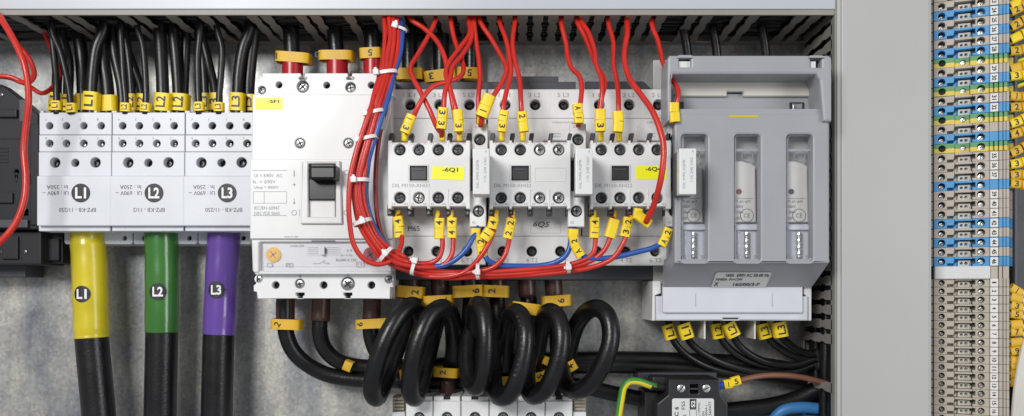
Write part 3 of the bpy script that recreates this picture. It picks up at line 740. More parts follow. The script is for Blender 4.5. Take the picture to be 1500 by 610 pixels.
    holes = [circ(x, 219.5, 8.6) for x in sx] + [circ(x, 290, 8.6) for x in sx]
    wx = c['w']
    plate(mb, out, holes + [rect(wx - 13.5, 242.5, wx + 13.5, 265.5)], HM, 22, 'white', 1.0)
    for x in sx:
        pit(mb, x, 219.5, 9.5, HM - 13); pit(mb, x, 290, 9.5, HM - 13)
    pbox(mb, a + 1, 210, b - 1, 302, HM - 18, 40, 'white', .5)
    for x in [(p + q) / 2 for p, q in zip(sx, sx[1:])]:
        pbox(mb, x - .9, 277, x + .9, 302, HM + 1, 4, 'white', .5); pbox(mb, x - .9, 208, x + .9, 214, HM + .8, 4, 'white', .4)
    plate(mb, rect(wx - 15, 241, wx + 15, 267), [rect(wx - 12.8, 243.2, wx + 12.8, 264.8)], HM + 1.2, 4, 'white2', .7)
    mod = mb.build('auxiliary_contact_module', t)
    mb = MB(); pbox(mb, wx - 12, 244, wx + 12, 264.2, HM - 3, 10, 'black', 1.2); pbox(mb, wx - 8, 247, wx + 8, 250, HM - 2.2, 2, 'grey2', .6)
    mb.build('indicator_window', mod)
    for x in sx:
        for y in (219.5, 290):
            bright = (ci == 1 and x > 780) or (ci == 0 and y > 250 and x == sx[1])
            screw(mod, x, y, HM - 8, 6.9, 'screwb' if bright else 'screwd')
    mb = MB()
    tw = 47
    ptext(mb, c['t'], a + 34, 272, HM, 54, 5.2, 0, 'inkg', 0)
    for i, x in enumerate(sx):
        ptext(mb, str(i + 1) + '3', x - 9, 210.5, HM, 4.5, 3, 0, 'inkr', 0); ptext(mb, 'NO' if i % 2 == 0 else 'NC', x + 9.2, 210.5, HM, 5.5, 3, 0, 'inkr', 0)
        ptext(mb, str(i + 1) + '4', x - 9, 299, HM, 4.5, 3, 0, 'inkg', 0); ptext(mb, 'NO' if i % 2 == 0 else 'NC', x + 9, 299, HM, 5.5, 3, 0, 'inkg', 0)
    mb.build('lettering', mod)
    mb = MB()
    for i, x in enumerate(c['th']):
        ptext(mb, f'{2*i+1} L{i+1}', x - 1, 139.5, HB, 17, 6, 0, 'inkg', 0)
    for i, x in enumerate(c['bh']): ptext(mb, f'{2*i+2} T{i+1}', x, 381.5, HB, 17, 6, 0, 'inkg', 0)
    if ci: ptext(mb, '2x95mm\u00b2/3x70', cx - 4, 179.6, HB + 5, 27, 2.6, 0, 'inkg', 0)
    else: ptext(mb, '2x95mm\u00b2/3x70', 690, 178.3, HB, 27, 2.6, 0, 'inkg', 0)
    ptext(mb, '2x95mm', cx - 11, 196, HB + 5, 13, 2.4, 0, 'inkg', 0); ptext(mb, '3x70mm', cx - 11, 200, HB + 5, 13, 2.4, 0, 'inkg', 0)
    mb.build('lettering', t)
    lx, ly = c['l']
    if c['lab']:
        mb = MB(); w2 = 23.5 if ci == 0 else 22.5
        box(mb, F(lx, ly, HM, -2 if ci == 0 else 0), -w2, -9.5, 0, w2, 9.5, .5, 'label', 0); o = mb.build('yellow_label', mod)
        mb = MB(); text(mb, c['lab'], F(lx + 3, ly - 4.6, HM, -1), 23, 7, 'ink', .02, z=.9); mb.build('lettering', o)
    else:
        mb = MB(); plate(mb, rrect(lx - 23, ly - 10.5, lx + 23, ly + 10.5, 1), [rrect(lx - 22, ly - 9.5, lx + 22, ly + 9.5, 1)], HM + .6, 1.2, 'white', .2)
        mb.build('empty_label_frame', mod)
    if c['pen']:
        mb = MB()
        if ci == 0: ptext(mb, 'M65', 606, 335, HB, 17, 7, 0, 'inkd', 0)
        else:
            plate(mb, rect(777, 321, 821, 342), [rect(778, 322, 820, 341)], HB + .4, 1, 'white', .2)
            ptext(mb, '6Q5', 793, 329.5, HB, 24, 9, -2, 'ink', 0, shear=.3)
        mb.build('handwriting', t)
    # coil terminals and suppressor
    ca, cb = c['c']; la, lb = c['lc']; sa, sb = c['sp']
    mb = MB()
    sy = 204.5
    plate(mb, rect(ca, 181.5, cb, 232), [circ((ca + cb) / 2, sy, 8.6)], HC, 20, 'white', 1)
    pit(mb, (ca + cb) / 2, sy, 9.5, HC - 13)
    plate(mb, rect(la, 280, lb, 332.5), [circ((la + lb) / 2 + .5, 309.5, 8.6)], HC, 20, 'white', 1)
    pit(mb, (la + lb) / 2 + .5, 309.5, 9.5, HC - 13)
    pbox(mb, ca + .5, 184, cb - .5, 230, HC - 18, 40, 'white', .5); pbox(mb, la + .5, 282, lb - .5, 331, HC - 18, 40, 'white', .5)
    pbox(mb, la, 225, lb, 285, HC - 20, 40, 'grey2', .5)
    mb.build('coil_terminal', t)
    screw(t, (ca + cb) / 2, sy, HC - 8, 6.8, 'screwd'); screw(t, (la + lb) / 2 + .5, 309.5, HC - 8, 6.8, 'screw')
    mb = MB(); ptext(mb, 'A1', ca + 7, 186, HC, 5, 4, 0, 'inkg', 0); ptext(mb, 'A2', la + 6, 326, HC, 5, 4, 0, 'inkg', 0); mb.build('lettering', t)
    mb = MB(); pbox(mb, sa, 217.5, sb, 285, HS, 16, 'white2', 1.5)
    pbox(mb, sa + .8, 218.5, sb - .8, 284, HS - 15, 42, 'grey2' if ci else 'white', .8)
    s = mb.build('suppressor_module', t)
    mb = MB()
    ptext(mb, 'DIL M95-XSPR', sa + 7, 255, HS, 42, 3.6, 90, 'inkg', 0); ptext(mb, '110..240 VAC', sa + 18, 248, HS, 36, 3.8, 90, 'inkg', 0)
    ptext(mb, '8', sb - 5, 222, HS, 2, 3, 0, 'inkg', 0)
    mb.build('lettering', s)

# white plastic tag by the bundle
t = MB()
plate(t, [(561, 146), (573, 147), (572, 165), (565, 190), (556, 189), (557, 176)], [[(566, 152), (569, 152), (566, 176), (563, 176)]], 176, 5, 'white2', .8)
o = t.build('plastic_clip'); tag(o, 'white plastic clip wedged between the wire bundle and the -6Q1 contactor', 'clip')

# ============================================================ RED WIRES FROM THE TOP DUCT
def wire(pts, label, mk=(), col='red', r=3.6, group='red control wires', name=None, n=12):
    """mk: list of marker tuples (x,y,h,w,len,ang,chars[,kw])"""
    nm = name or {'red': 'red_wire', 'darkred': 'red_wire', 'blue': 'blue_wire'}.get(col, 'wire')
    o = cable(nm, pts, r, col, label, 'wire', group, n)
    for q in mk: marker(o, *q[:6], q[6], **(q[7] if len(q) > 7 else {}))
    return o
def fer(o, x, y0, y1, h, r=4.3, ang=0):
    """yellow end sleeve going into the terminal"""
    mb = MB(); dx = math.tan(R(ang)) * (y1 - y0)
    tube(mb, [(x, y0, h), (x + dx / 2, (y0 + y1) / 2, h), (x + dx, y1, h)], r, 'yel', 12); mb.build('end_sleeve', o)
def top(pts, h0=118):
    x, y = pts[0][:2]; return [(x, -12, h0 - 20), (x, y, h0)] + [tuple(p) for p in pts[1:]]
w = wire(top([(600, 26), (620, 41, 124), (638, 58, 132), (651, 83, 150), (655, 103, 160), (656, 118, 170), (662, 140, 178), (668, 162, 182), (672, 180, 178), (673, 196, 172)]), 'red wire slanting from far left of its slot to the double-tagged 3 terminal', [(671.5, 177.5, 180, 15, 32, 3, [' ', '3'])]); fer(w, 673, 192, 207, 166)
w = wire(top([(639, 26), (629, 50, 125), (612, 80, 140), (602, 97, 155), (602, 108, 165), (617, 137, 180), (630, 163, 185), (640, 187, 182), (646, 195, 172)]), 'red wire bowed left over the tag marked 1, ending at the second -6Q1 screw', []); fer(w, 648, 192, 207, 164)
w = wire(top([(660, 27), (665, 55, 126), (674, 82, 140), (679, 99, 150), (675, 112, 162), (657, 120, 172), (636, 126, 182), (622, 140, 188), (612, 157, 190), (603, 178, 184), (596, 196, 170)]), 'red wire curling left to the first -6Q1 screw', [(598, 182, 184, 15, 28, -19, ['1', '3'])]); fer(w, 592.5, 194, 207, 164)
w = wire(top([(686, 26), (688, 48, 126), (674, 70, 140), (658, 92, 156), (653, 108, 168), (659, 130, 176), (664, 158, 180), (668, 180, 176)]), 'red wire forming the inner S bend above the third -6Q1 screw', [])
w = wire(top([(692, 29), (690, 58, 130), (676, 82, 148), (662, 100, 162), (660, 112, 170), (652, 135, 180), (650, 158, 182), (647, 185, 176), (647, 200, 166)]), 'red wire passing behind the S bends to the tag reading 3 3', [(648, 174, 178, 15, 31, -3, ['3', '3'])])
w = wire(top([(694, 26), (697, 58, 124), (701, 86, 132), (703, 114, 142), (701, 140, 150), (701, 185, 150)]), 'straight red wire dropping to the first coil terminal', [])
w = wire(top([(702, 28), (720, 58, 128), (737, 88, 140), (742, 102, 152), (736, 120, 164), (722, 142, 174), (712, 158, 176), (705, 176, 172), (704, 186, 168)]), 'red wire bent like an elbow into thick tags by the first coil terminal', [(711.5, 156, 174, 19, 34, -17, [' ', '1'])]); fer(w, 704.5, 172, 183, 166, 6)
w = wire(top([(731, 29), (741, 58, 130), (747, 88, 145), (748, 110, 158), (742, 134, 170), (737, 158, 178), (734, 190, 172)]), 'red wire curving gently to the first screw of the middle contactor', [(736, 178, 178, 14, 31, -6, ['1', '3'])]); fer(w, 735, 192, 207, 164)
w = wire(top([(755, 26), (751, 58, 130), (753, 83, 145), (761, 117, 162), (763, 150, 176), (765, 190, 172)]), 'red wire falling almost straight to the tag marked 2', [(766, 179, 178, 15, 29, 8, ['2', ' '])]); fer(w, 766, 192, 207, 164)
w = wire(top([(822, 33), (829, 64, 126), (832, 86, 135), (838, 101, 146), (848, 111, 156), (852, 125, 165), (851, 145, 172), (848, 165, 174), (847, 186, 166)]), 'red wire with a kink ending in the tag A 1 above the middle coil terminal', [(847, 167, 174, 15, 28, 1, ['A', '1'])])
w = wire(top([(844, 28), (857, 54, 128), (867, 80, 142), (874, 98, 155), (884, 113, 164), (886, 124, 170), (880, 150, 178), (878, 190, 172)]), 'left one of the twin red wires joining in the tag above the -6Q4 module', [(879, 177, 180, 16, 32, 4, [' ', '3'])]); fer(w, 880, 192, 207, 164)
w = wire(top([(849, 26), (862, 48, 132), (871, 75, 146), (873, 95, 158), (881, 116, 172), (882, 135, 178), (878, 170, 178)]), 'right one of the twin red wires sharing a tag above the -6Q4 module', [])
w = wire(top([(891, 33), (898, 60, 128), (899, 96, 148), (905, 130, 166), (906, 158, 176), (906, 190, 172)]), 'red wire running straight down to the blank tag of the second -6Q4 screw', [(906, 179, 180, 16, 30, 1, [' ', ' '])]); fer(w, 907, 192, 207, 164)
w = wire(top([(918, 26), (919, 48, 128), (915, 72, 140), (915, 92, 155), (922, 115, 172), (938, 138, 192), (955, 162, 206), (966, 188, 214), (972, 215, 218), (970, 250, 218), (964, 280, 212), (956, 305, 200), (946, 326, 186)]), 'long red wire hanging in front of the yellow -6Q4 label', [], r=4.4)
# its loose sleeve
marker(w, 942, 322, 182, 15, 24, 52, [' '])
marker(w, 934, 314, 174, 13, 16, -10, [' '])
w = wire(top([(955, 37), (963, 58, 126), (968, 78, 136), (971, 92, 146), (982, 112, 158), (992, 130, 168), (994, 140, 172), (990, 158, 172), (988, 184, 166)]), 'rightmost red wire, arching over the corner of the grey fuse switch', [(987, 165.5, 172, 16, 28, 0, [' ', ' '])])

# ============================================================ THE WIRE BUNDLE AT THE LEFT OF THE CONTACTORS
SP = [(573, 24, 118), (575, 50, 130), (572, 80, 150), (567, 108, 170), (557, 142, 185), (547, 172, 190), (538, 205, 192), (530, 235, 192), (525, 264, 192), (526, 295, 190), (534, 325, 188), (547, 350, 184), (566, 371, 178), (588, 384, 172), (612, 392, 166), (650, 397, 162)]
def member(off, dh, upto=None, jit=1.2):
    out = []
    for i, (x, y, h) in enumerate(SP if upto is None else SP[:upto]):
        a = SP[max(0, i - 1)]; b = SP[min(len(SP) - 1, i + 1)]
        tx, ty = b[0] - a[0], b[1] - a[1]; l = math.hypot(tx, ty); k = off * (.66 if 2 < i < 12 else .85)
        out.append((x + ty / l * k * 1.0 + random.uniform(-jit, jit) * (i > 0), y - tx / l * k + random.uniform(-jit, jit) * .5, h + dh + (random.uniform(-1, 1))))
    x, y, h = out[0]
    return [(x, -12, h - 18)] + out
GB = 'red wires of the tied bundle beside the breaker'
BD = [
 (member(-12, 6, 13) + [(600, 398, 160), (640, 406, 160), (680, 399, 162), (703, 377, 166), (714, 360, 166), (722, 342, 162), (727, 315, 150)], 'bundled red wire dipping lowest, then rising to the slanted tag 4 1', [(722, 327, 162, 15, 17, -14, ['4']), (713.5, 344, 166, 17, 17, -30, ['1'])], 'red'),
 (member(-4, 9, 14) + [(640, 391, 164), (654, 385, 165), (662, 372, 164), (664, 350, 160), (661, 312, 150)], 'bundled red wire rising to the tag reading 4 4 under the -6Q1 contactor', [(662, 334, 160, 14.5, 30, 0, ['4', '4'])], 'red'),
 (member(3, 8, 14) + [(625, 386, 166), (640, 381, 166), (647, 368, 164), (648, 350, 160), (641, 312, 150)], 'bundled red wire rising to the tag with a single 4 and a blank half', [(643.5, 335, 160, 15, 30, 4, ['4', ' '])], 'red'),
 (member(-9, 0, 14) + [(630, 402, 160), (690, 399, 162), (722, 392, 164), (738, 377, 166), (744, 360, 164), (747, 345, 160), (751, 312, 150)], 'bundled red wire rising to the tag reading 2 2 at the middle contactor', [(746.5, 335, 160, 15, 30, -12, ['2', '2'])], 'red'),
 (member(-1, 2, 14) + [(640, 398, 160), (700, 399, 160), (760, 396, 160), (815, 391, 160), (850, 383, 162), (868, 372, 162), (872, 356, 160), (870, 312, 150)], 'bundled red wire running right to the tag 4 1 under the -6Q4 contactor', [(871, 334, 160, 14.5, 30, 1, ['4', '1'])], 'red'),
 (member(5, 1, 14) + [(640, 401, 158), (700, 403, 158), (760, 401, 158), (820, 394, 158), (862, 384, 160), (884, 368, 162), (893, 350, 162), (900, 312, 150)], 'bundled red wire running right to the large blank tag under -6Q4', [(896, 335, 162, 17, 28, -13, [' '])], 'red'),
 (member(9, -3, 14) + [(640, 405, 156), (700, 406, 156), (760, 404, 156), (825, 399, 158), (870, 391, 160), (898, 378, 163), (912, 358, 163), (917, 345, 162), (923, 312, 150)], 'bundled red wire running farthest right to the tag reading 2 3', [(918, 333, 162, 15, 29, -11, ['2', '3'])], 'red'),
 (member(10, 4, 14) + [(610, 394, 156), (660, 402, 154), (720, 401, 154), (800, 398, 154), (830, 394, 154)], 'bundled red wire hidden at the back of the lower run', [], 'red'),
 ([(563, -12, 100), (568, 24, 118), (566, 50, 135), (561, 85, 150), (557, 108, 172), (549, 135, 190), (543, 160, 202), (533, 188, 206), (521, 225, 208), (514, 255, 208), (511, 290, 208), (512, 325, 206), (518, 358, 202), (531, 378, 198), (549, 387, 192), (568, 384, 186), (581, 373, 180), (588, 358, 172), (588, 345, 166), (583, 310, 150)], 'outermost red wire making the big loop left of the bundle up to tag 4 1', [(584.5, 333, 164, 15, 31, 5, ['4', '1'])], 'red'),
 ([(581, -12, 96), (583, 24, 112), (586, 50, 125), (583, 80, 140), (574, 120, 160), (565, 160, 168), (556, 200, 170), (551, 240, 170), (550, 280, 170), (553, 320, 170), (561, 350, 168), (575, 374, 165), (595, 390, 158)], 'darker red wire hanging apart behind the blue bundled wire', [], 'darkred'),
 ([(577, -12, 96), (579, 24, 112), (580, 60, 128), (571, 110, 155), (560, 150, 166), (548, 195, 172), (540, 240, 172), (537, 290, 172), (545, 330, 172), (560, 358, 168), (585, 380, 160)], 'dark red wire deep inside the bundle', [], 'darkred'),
]
for i, (p, lab, mk, c) in enumerate(BD):
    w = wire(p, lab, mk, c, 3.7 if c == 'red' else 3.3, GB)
    if mk:
        x, y, h = p[-1]; fer(w, x, 308, 322, 152, 3.8)
GBL = 'blue control wires'
w = wire([(590, -12, 100), (587, 30, 118), (589, 50, 132), (586, 80, 150), (577, 108, 172), (569, 142, 187), (559, 172, 194), (549, 203, 196), (540, 235, 194), (536, 264, 190), (537, 295, 186), (545, 325, 182), (560, 352, 178), (580, 372, 172), (610, 388, 166), (645, 390, 164), (668, 380, 166), (684, 364, 166), (693, 348, 164), (699, 338, 160), (700, 320, 150)], 'blue wire running down the tied bundle and up to the first coil terminal', [], 'blue', 4, GBL)
marker(w, 697, 341, 160, 15, 12, -5, [' '])
w = wire([(709, 335, 150), (707, 348, 156), (708, 366, 160), (714, 381, 162), (728, 388, 160), (760, 390, 158), (795, 389, 156), (815, 384, 158), (829, 374, 160), (835, 360, 160), (836, 345, 158), (838, 325, 150)], 'blue wire linking the first and middle coil terminals behind the red run', [(705.5, 362, 160, 15, 31, 8, ['2', 'A'])], 'blue', 4, GBL)
marker(w, 839, 342, 158, 16, 12, 0, [' '])
w = wire([(841, 330, 150), (843, 350, 156), (848, 368, 162), (858, 377, 162), (880, 379, 160), (905, 376, 160), (935, 369, 162), (957, 363, 164), (970, 355, 164), (978, 340, 160), (982, 322, 150)], 'blue wire linking the middle and rightmost coil terminals', [(840.5, 354, 162, 14, 18, 13, ['2']), (846.5, 369, 164, 14, 17, 30, ['A']), (975, 348, 164, 14, 28, -23, ['2', 'A'])], 'blue', 4, GBL)

tie(585, 42, 128, -20, 12, 9, 'small tie high up at the slot where the wire bundle leaves the duct', 4)
tie(567, 108, 172, 8, 16, 14, 'tie round the bundle just beside the top right corner of the breaker', 5, -14)
tie(549, 166, 190, 15, 15, 14, 'tie round the bundle beside the white plastic clip', 5, -12)
tie(538, 204, 194, 14, 16, 14, 'tie round the bundle level with the upper breaker screws', 5, -12)
tie(526, 265, 196, 3, 15, 15, 'tie round the bundle right of the black toggle', 5.5, -5)
tie(531, 326, 194, 20, 14, 15, 'tie round the bundle at the start of its bend', 5.5, 3)
tie(566, 373, 184, 48, 14, 15, 'tie at the bottom of the bend in front of the red dial', 5.5, 2)
tie(607, 390, 168, 74, 14, 14, 'tie round the bundle below the M65 handwriting', 5, 8)
tie(700, 398, 164, 90, 12, 13, 'tie under the first coil terminal on the horizontal wire run', 5, -1)
tie(832, 391, 162, 98, 10, 12, 'rightmost tie on the horizontal wire run', 5, -1)

# ---- red wires at the far left
w = wire([(-40, 10, 110), (-5, 20, 150), (8, 38, 165), (24, 66, 172), (37, 100, 175), (42, 145, 172), (38, 185, 168), (35, 220, 166), (38, 262, 168), (35, 295, 170), (24, 325, 172), (8, 347, 174), (-20, 372, 175)], 'thick red wire snaking down the left edge over the dark breaker', [], 'red', 4.7, name='red_wire')
w = wire([(-5, 0, 110), (5, 30, 130), (22, 62, 140), (38, 80, 138), (47, 96, 132), (50, 110, 126), (45, 119, 120), (33, 121, 114), (15, 114, 110), (-20, 111, 108)], 'red wire looping back at the upper left corner', [], 'red', 3.8)
w = wire([(-20, 111, 118), (15, 113, 116), (33, 121, 112), (45, 128, 108), (60, 137, 100), (70, 134, 90), (80, 124, 80), (86, 110, 70), (70, 60, 60), (50, 20, 60)], 'thin red wire crossing toward the black cables at the upper left', [], 'red', 3.2)
# ============================================================ FUSE SWITCH
t = thing('fuse_switch', 'large grey fuse switch disconnector with three clear fuse windows', 'fuse switch', W(1085, 470, 0))
mb = MB()
# mounting base and side flange
pbox(mb, 957, 88, 985, 470, 84, 82, 'duct', 1); pbox(mb, 980, 90, 1186, 400, 100, 90, 'grey', 1)
mb.build('base', t)
mb = MB()
HF = 176
plate(mb, [(989, 166), (1206, 166), (1214, 176), (1215, 386), (988, 386), (988, 166)], [rrect(998, 197, 1036.5, 385 - 1.5, 5), rrect(1076, 197, 1114, 383.5, 5), rrect(1152.5, 197, 1190.5, 383.5, 5)], HF, 20, 'grey', 3)
# body sides behind the face
m0 = F(CX, CY, 0)
def hull(mb, ring0, h0, ring1, h1, mname, caps=True):
    """solid between an outline at height h0 and one at h1 (photo pixels at each height)"""
    n = len(ring0); vs = [tuple(W(x, y, h0)) for x, y in ring0] + [tuple(W(x, y, h1)) for x, y in ring1]
    fs = [[i, (i + 1) % n, n + (i + 1) % n, n + i] for i in range(n)]
    if caps: fs += [list(range(n))[::-1], [n + i for i in range(n)]]
    mb.add(vs, fs, mname)
# lower slope carrying the rating sticker (sloping back to the cover below)
hull(mb, [(988, 384), (1215, 384), (1215, 380), (988, 380)], HF - 3, [(971, 421), (1189, 421), (1192, 380), (971, 380)], HF - 62, 'grey')
# side skirt on the right, narrower on the left
hull(mb, [(1207, 175), (1214.5, 176), (1214.5, 384), (1207, 384)], HF - 4, [(1180, 172), (1189, 172), (1189, 408), (1180, 408)], 95, 'grey')
hull(mb, [(988.5, 170), (994, 170), (994, 384), (988.5, 384)], HF - 3, [(971, 190), (994, 190), (994, 380), (971, 380)], 95, 'grey')
# upper body: sloping shoulder up to the handle recess
hull(mb, [(986, 170), (1206, 170), (1206, 160), (986, 160)], HF - 1, [(995, 166), (1190, 166), (1190, 161), (995, 161)], 132, 'grey')
pbox(mb, 987, 138, 1190, 168, 134, 40, 'grey', 1)
mb.build('fuse_carrier', t)
# handle: arched bar with two cheeks
mb = MB(); HH = 182
plate(mb, [(981, 81), (1214, 81), (1219, 85), (1219, 178), (1206, 178), (1201, 118), (1196, 109), (986, 109), (984, 118), (984, 176), (978, 178), (977, 140), (978, 86)], [rrect(995, 85, 1012, 98, 1), rrect(1188, 85.5, 1203.5, 98.5, 1)], HH, 50, 'grey', 4)
mb.build('handle', t)
mb = MB(); pbox(mb, 994, 90, 1013, 100, 176, 14, 'white2', .5); mb.build('handle_catch', t); mb = MB(); pbox(mb, 1187, 90, 1195, 100, 176, 14, 'white2', .5)
mb.build('handle_catch', t)
mb = MB()
plate(mb, [(990, 110), (1190, 110), (1190, 141), (1089, 141), (1089, 134), (1065, 134), (1065, 141), (990, 141)], [], 140, 20, 'cream', 1.5)
mb.build('arc_cover', t)
mb = MB(); pbox(mb, 1157, 150, 1178, 163, 136.5, 4, 'black', .6); pbox(mb, 1161, 151.5, 1176, 162, 138, 4, 'screw', 1.5); mb.build('latch', t); mb = MB(); pbox(mb, 994, 149, 1002, 161, 136.5, 4, 'black', .6)
mb.build('latch', t)
mb = MB(); box(mb, F(1089, 171, HF, 0, 0), -21, -1.6, 0, 21, 1.6, .6, 'sleeve_y', .3); mb.build('yellow_sticker', t)
# windows and fuses
for i, (x0, x1) in enumerate(((998, 1036.5), (1076, 1114), (1152.5, 1190.5))):
    mb = MB(); cx = (x0 + x1) / 2
    pbox(mb, x0 - 3, 192, x1 + 3, 390, 150, 20, 'duct', 0)
    f_ = mb.build('fuse_chamber', t)
    mb = MB()
    plate(mb, [(x0 - 2, 236), (x0 + 20, 236), (x0 + 31, 244), (x0 + 32, 326), (x0 - 2, 326)], [], 160, 24, 'fusebody', 2.5)
    fu = mb.build('fuse', t)
    mb = MB(); pbox(mb, x0 - 1, 328, x1 + 1, 386, 154, 14, 'bluewhite', .5); mb.build('fuse_foot', t)
    mb = MB(); cyl(mb, F(x0 + 6.5, 281, 160), 4, 0, 1, 'redhandle' if i == 1 else 'grey2', 16)
    for s, yy, wv in (('A gL-gG', 295.5, 22), ('500V', 303, 12), ('120kA', 311, 12), ('500V', 320, 10)): ptext(mb, s, x0 + wv / 2 + 1, yy, 160, wv, 4, 0, 'inkd', 0)
    line(mb, x0, 291, x0 + 27, 291, 160, .6, 'inkd')
    superring(mb, F(x0 + 18, 316, 160), 10, 10, 0, .5, .8, 2, 'inkd', 28); ptext(mb, 'CE', x0 + 18, 316, 160, 9, 6, 0, 'inkd', 0)
    mb.build('lettering', fu)
    mb = MB(); pbox(mb, x0 + .5, 198, x1 - .5, 383, HF - 8, 1.6, 'clear', .3)
    mb.build('clear_window', t)
    mb = MB()
    pbox(mb, x0 + 1, 218, x1 - 1, 222, 167, 6, 'frost', .5)
    superring(mb, F(cx - 1, 228.5, 160), 9, 9, 0, 3, 1.2, 2, 'frost', 28); superring(mb, F(cx - 1, 228.5, 160), 9.3, 9.3, 2.6, 3.4, .5, 2, 'inkd', 28)
    pbox(mb, x0 + 2, 330, x1 - 2, 337, 160, 14, 'bluewhite', 1); pbox(mb, x0 + 3, 337, x0 + 7, 382, 156, 12, 'frost', .8); pbox(mb, x1 - 7, 337, x1 - 3, 382, 156, 12, 'frost', .8)
    pbox(mb, x0 + 12, 338, x0 + 13.5, 378, 154, 6, 'frost', .4); pbox(mb, x0 + 25, 338, x0 + 26.5, 378, 154, 6, 'frost', .4)
    pbox(mb, x0 + 2, 374, x0 + 9, 382.5, 158, 16, 'frost', .8); pbox(mb, x1 - 9, 374, x1 - 2, 382.5, 158, 16, 'frost', .8)
    plate(mb, rrect(x0 + .6, 197.6, x1 - .6, 382.8, 4.5), [rrect(x0 + 2.4, 199.6, x1 - 2.4, 380.8, 3.5)], HF - 6, 6, 'frost', .4)
    mb.build('contact_guide', t)
    mb = MB()
    for k in range(8): cyl(mb, F(cx - 1, 343 + k * 4.6, 156, 8 if k % 2 else -8) @ Matrix.Rotation(R(90), 4, 'X'), 4.4, -1.9, 1.9, 'screwb', 14)
    mb.build('contact_spring', t)
# rating sticker lying on the slope
P0, P1, P2, P3 = W(1048, 397, HF - 18), W(1131, 400, HF - 24), W(1126, 421, HF - 60), W(1040, 421, HF - 60)
def slope_pt(px, py):
    # height along the slope at this picture row
    lo, hi = 384, 421
    # solve h so that the point lies on the sloping face
    h = HF - 3
    za, zb = (CY - 384) * S(HF - 3), (CY - 421) * S(HF - 62)
    for _ in range(30):
        z = (CY - py) * S(h); k = (za - z) / (za - zb); h = (HF - 3) - 59 * k
    return W(px, py, h), h
ax = math.degrees(math.atan2(59, (CY - 384) * S(HF - 3) - (CY - 421) * S(HF - 62)))
nrm = Vector((0, -math.cos(R(90 - ax)), -math.sin(R(90 - ax)))); nrm = Vector((0, -1, -math.tan(R(ax)) * 1.0)).normalized() if False else nrm
fa, fb = slope_pt(1086, 390)[0], slope_pt(1086, 418)[0]; dv = (fb - fa); nrm = Vector((0, dv.z, -dv.y)).normalized()
def on_slope(mb2, src, mname, e):
    src.f = [f[::-1] for f in src.f]
    mb2.add([slope_pt(v.x, v.y)[0] + nrm * e * U for v in src.v], src.f, mname)
tmp = MB(); tmp.add([(x, y, 0) for x, y in [(1051, 398.5), (1129, 398.5), (1130, 401), (1122, 419), (1118, 420.6), (1044, 420.6), (1042, 419), (1048, 401)]], [list(range(8))], 'cream')
mb = MB(); on_slope(mb, tmp, 'white2', .8); st = mb.build('rating_sticker', t)
mb = MB()
for s_, x, y, wv, hg in (('160A  690V AC 50-60 Hz', 1095, 402.5, 64, 4.4), ('NH00A  Pv=12W', 1068, 408.6, 40, 3.6), ('X', 1049, 415.5, 8, 6), ('160/00/3-F', 1093, 416, 40, 4.6)):
    tmp = MB(); text(tmp, s_, Matrix.Translation((x, y, 0)) @ Matrix.Scale(-1, 4, (0, 1, 0)), wv, hg, 'ink', .02, z=0, shear=.25); on_slope(mb, tmp, 'ink', 1.2)
mb.build('lettering', st)
# lower terminal cover
mb = MB()
pbox(mb, 971, 418, 1176, 458.5, 114, 30, 'bluewhite', 2)
pbox(mb, 1019, 430, 1019.6, 450, 114.4, 1, 'grey', 0); pbox(mb, 1131, 430, 1131.6, 450, 114.4, 1, 'grey', 0)
mb.build('terminal_cover', t)
mb = MB()
plate(mb, [(956, 412), (968, 412), (968, 430), (959.5, 433), (959.5, 470), (955, 470)], [], 108, 96, 'white', .8)
plate(mb, [(1178, 412), (1189, 412), (1189, 470), (1185, 470), (1185, 436), (1178, 431)], [], 108, 96, 'white', .8)
plate(mb, [(960.5, 434), (1184, 434), (1184, 470), (960.5, 470)], [rrect(1059, 466.2, 1082, 468.2, .5)], 108, 20, 'bluewhite', 1.5)
pbox(mb, 958, 420, 1186, 440, 92, 60, 'grey2', .5)
pbox(mb, 1058, 465, 1083, 469, 104, 3, 'pit', .2)
mb.build('cover_frame', t)
mb = MB()
for x in (1031, 1104.5):
    mb = MB(); pbox(mb, x, 468, x + 2.6, 497, 92, 80, 'cream', .6); pbox(mb, x - 15, 470, x, 494, 40, 6, 'duct', .6); mb.build('phase_barrier', t)

# cables from the top of the fuse switch
for x, lab in ((1003, 'left'), (1046, 'middle'), (1118, 'right')):
    cable('supply_cable', [(x - 2, -10, 70), (x - 2, 40, 70), (x + 3, 70, 66), (x + 6, 110, 60)], 6.5, 'cable', f'{lab} of three short black cables between the duct and the grey fuse switch', 'cable', 'black supply cables of the fuse switch', 16)

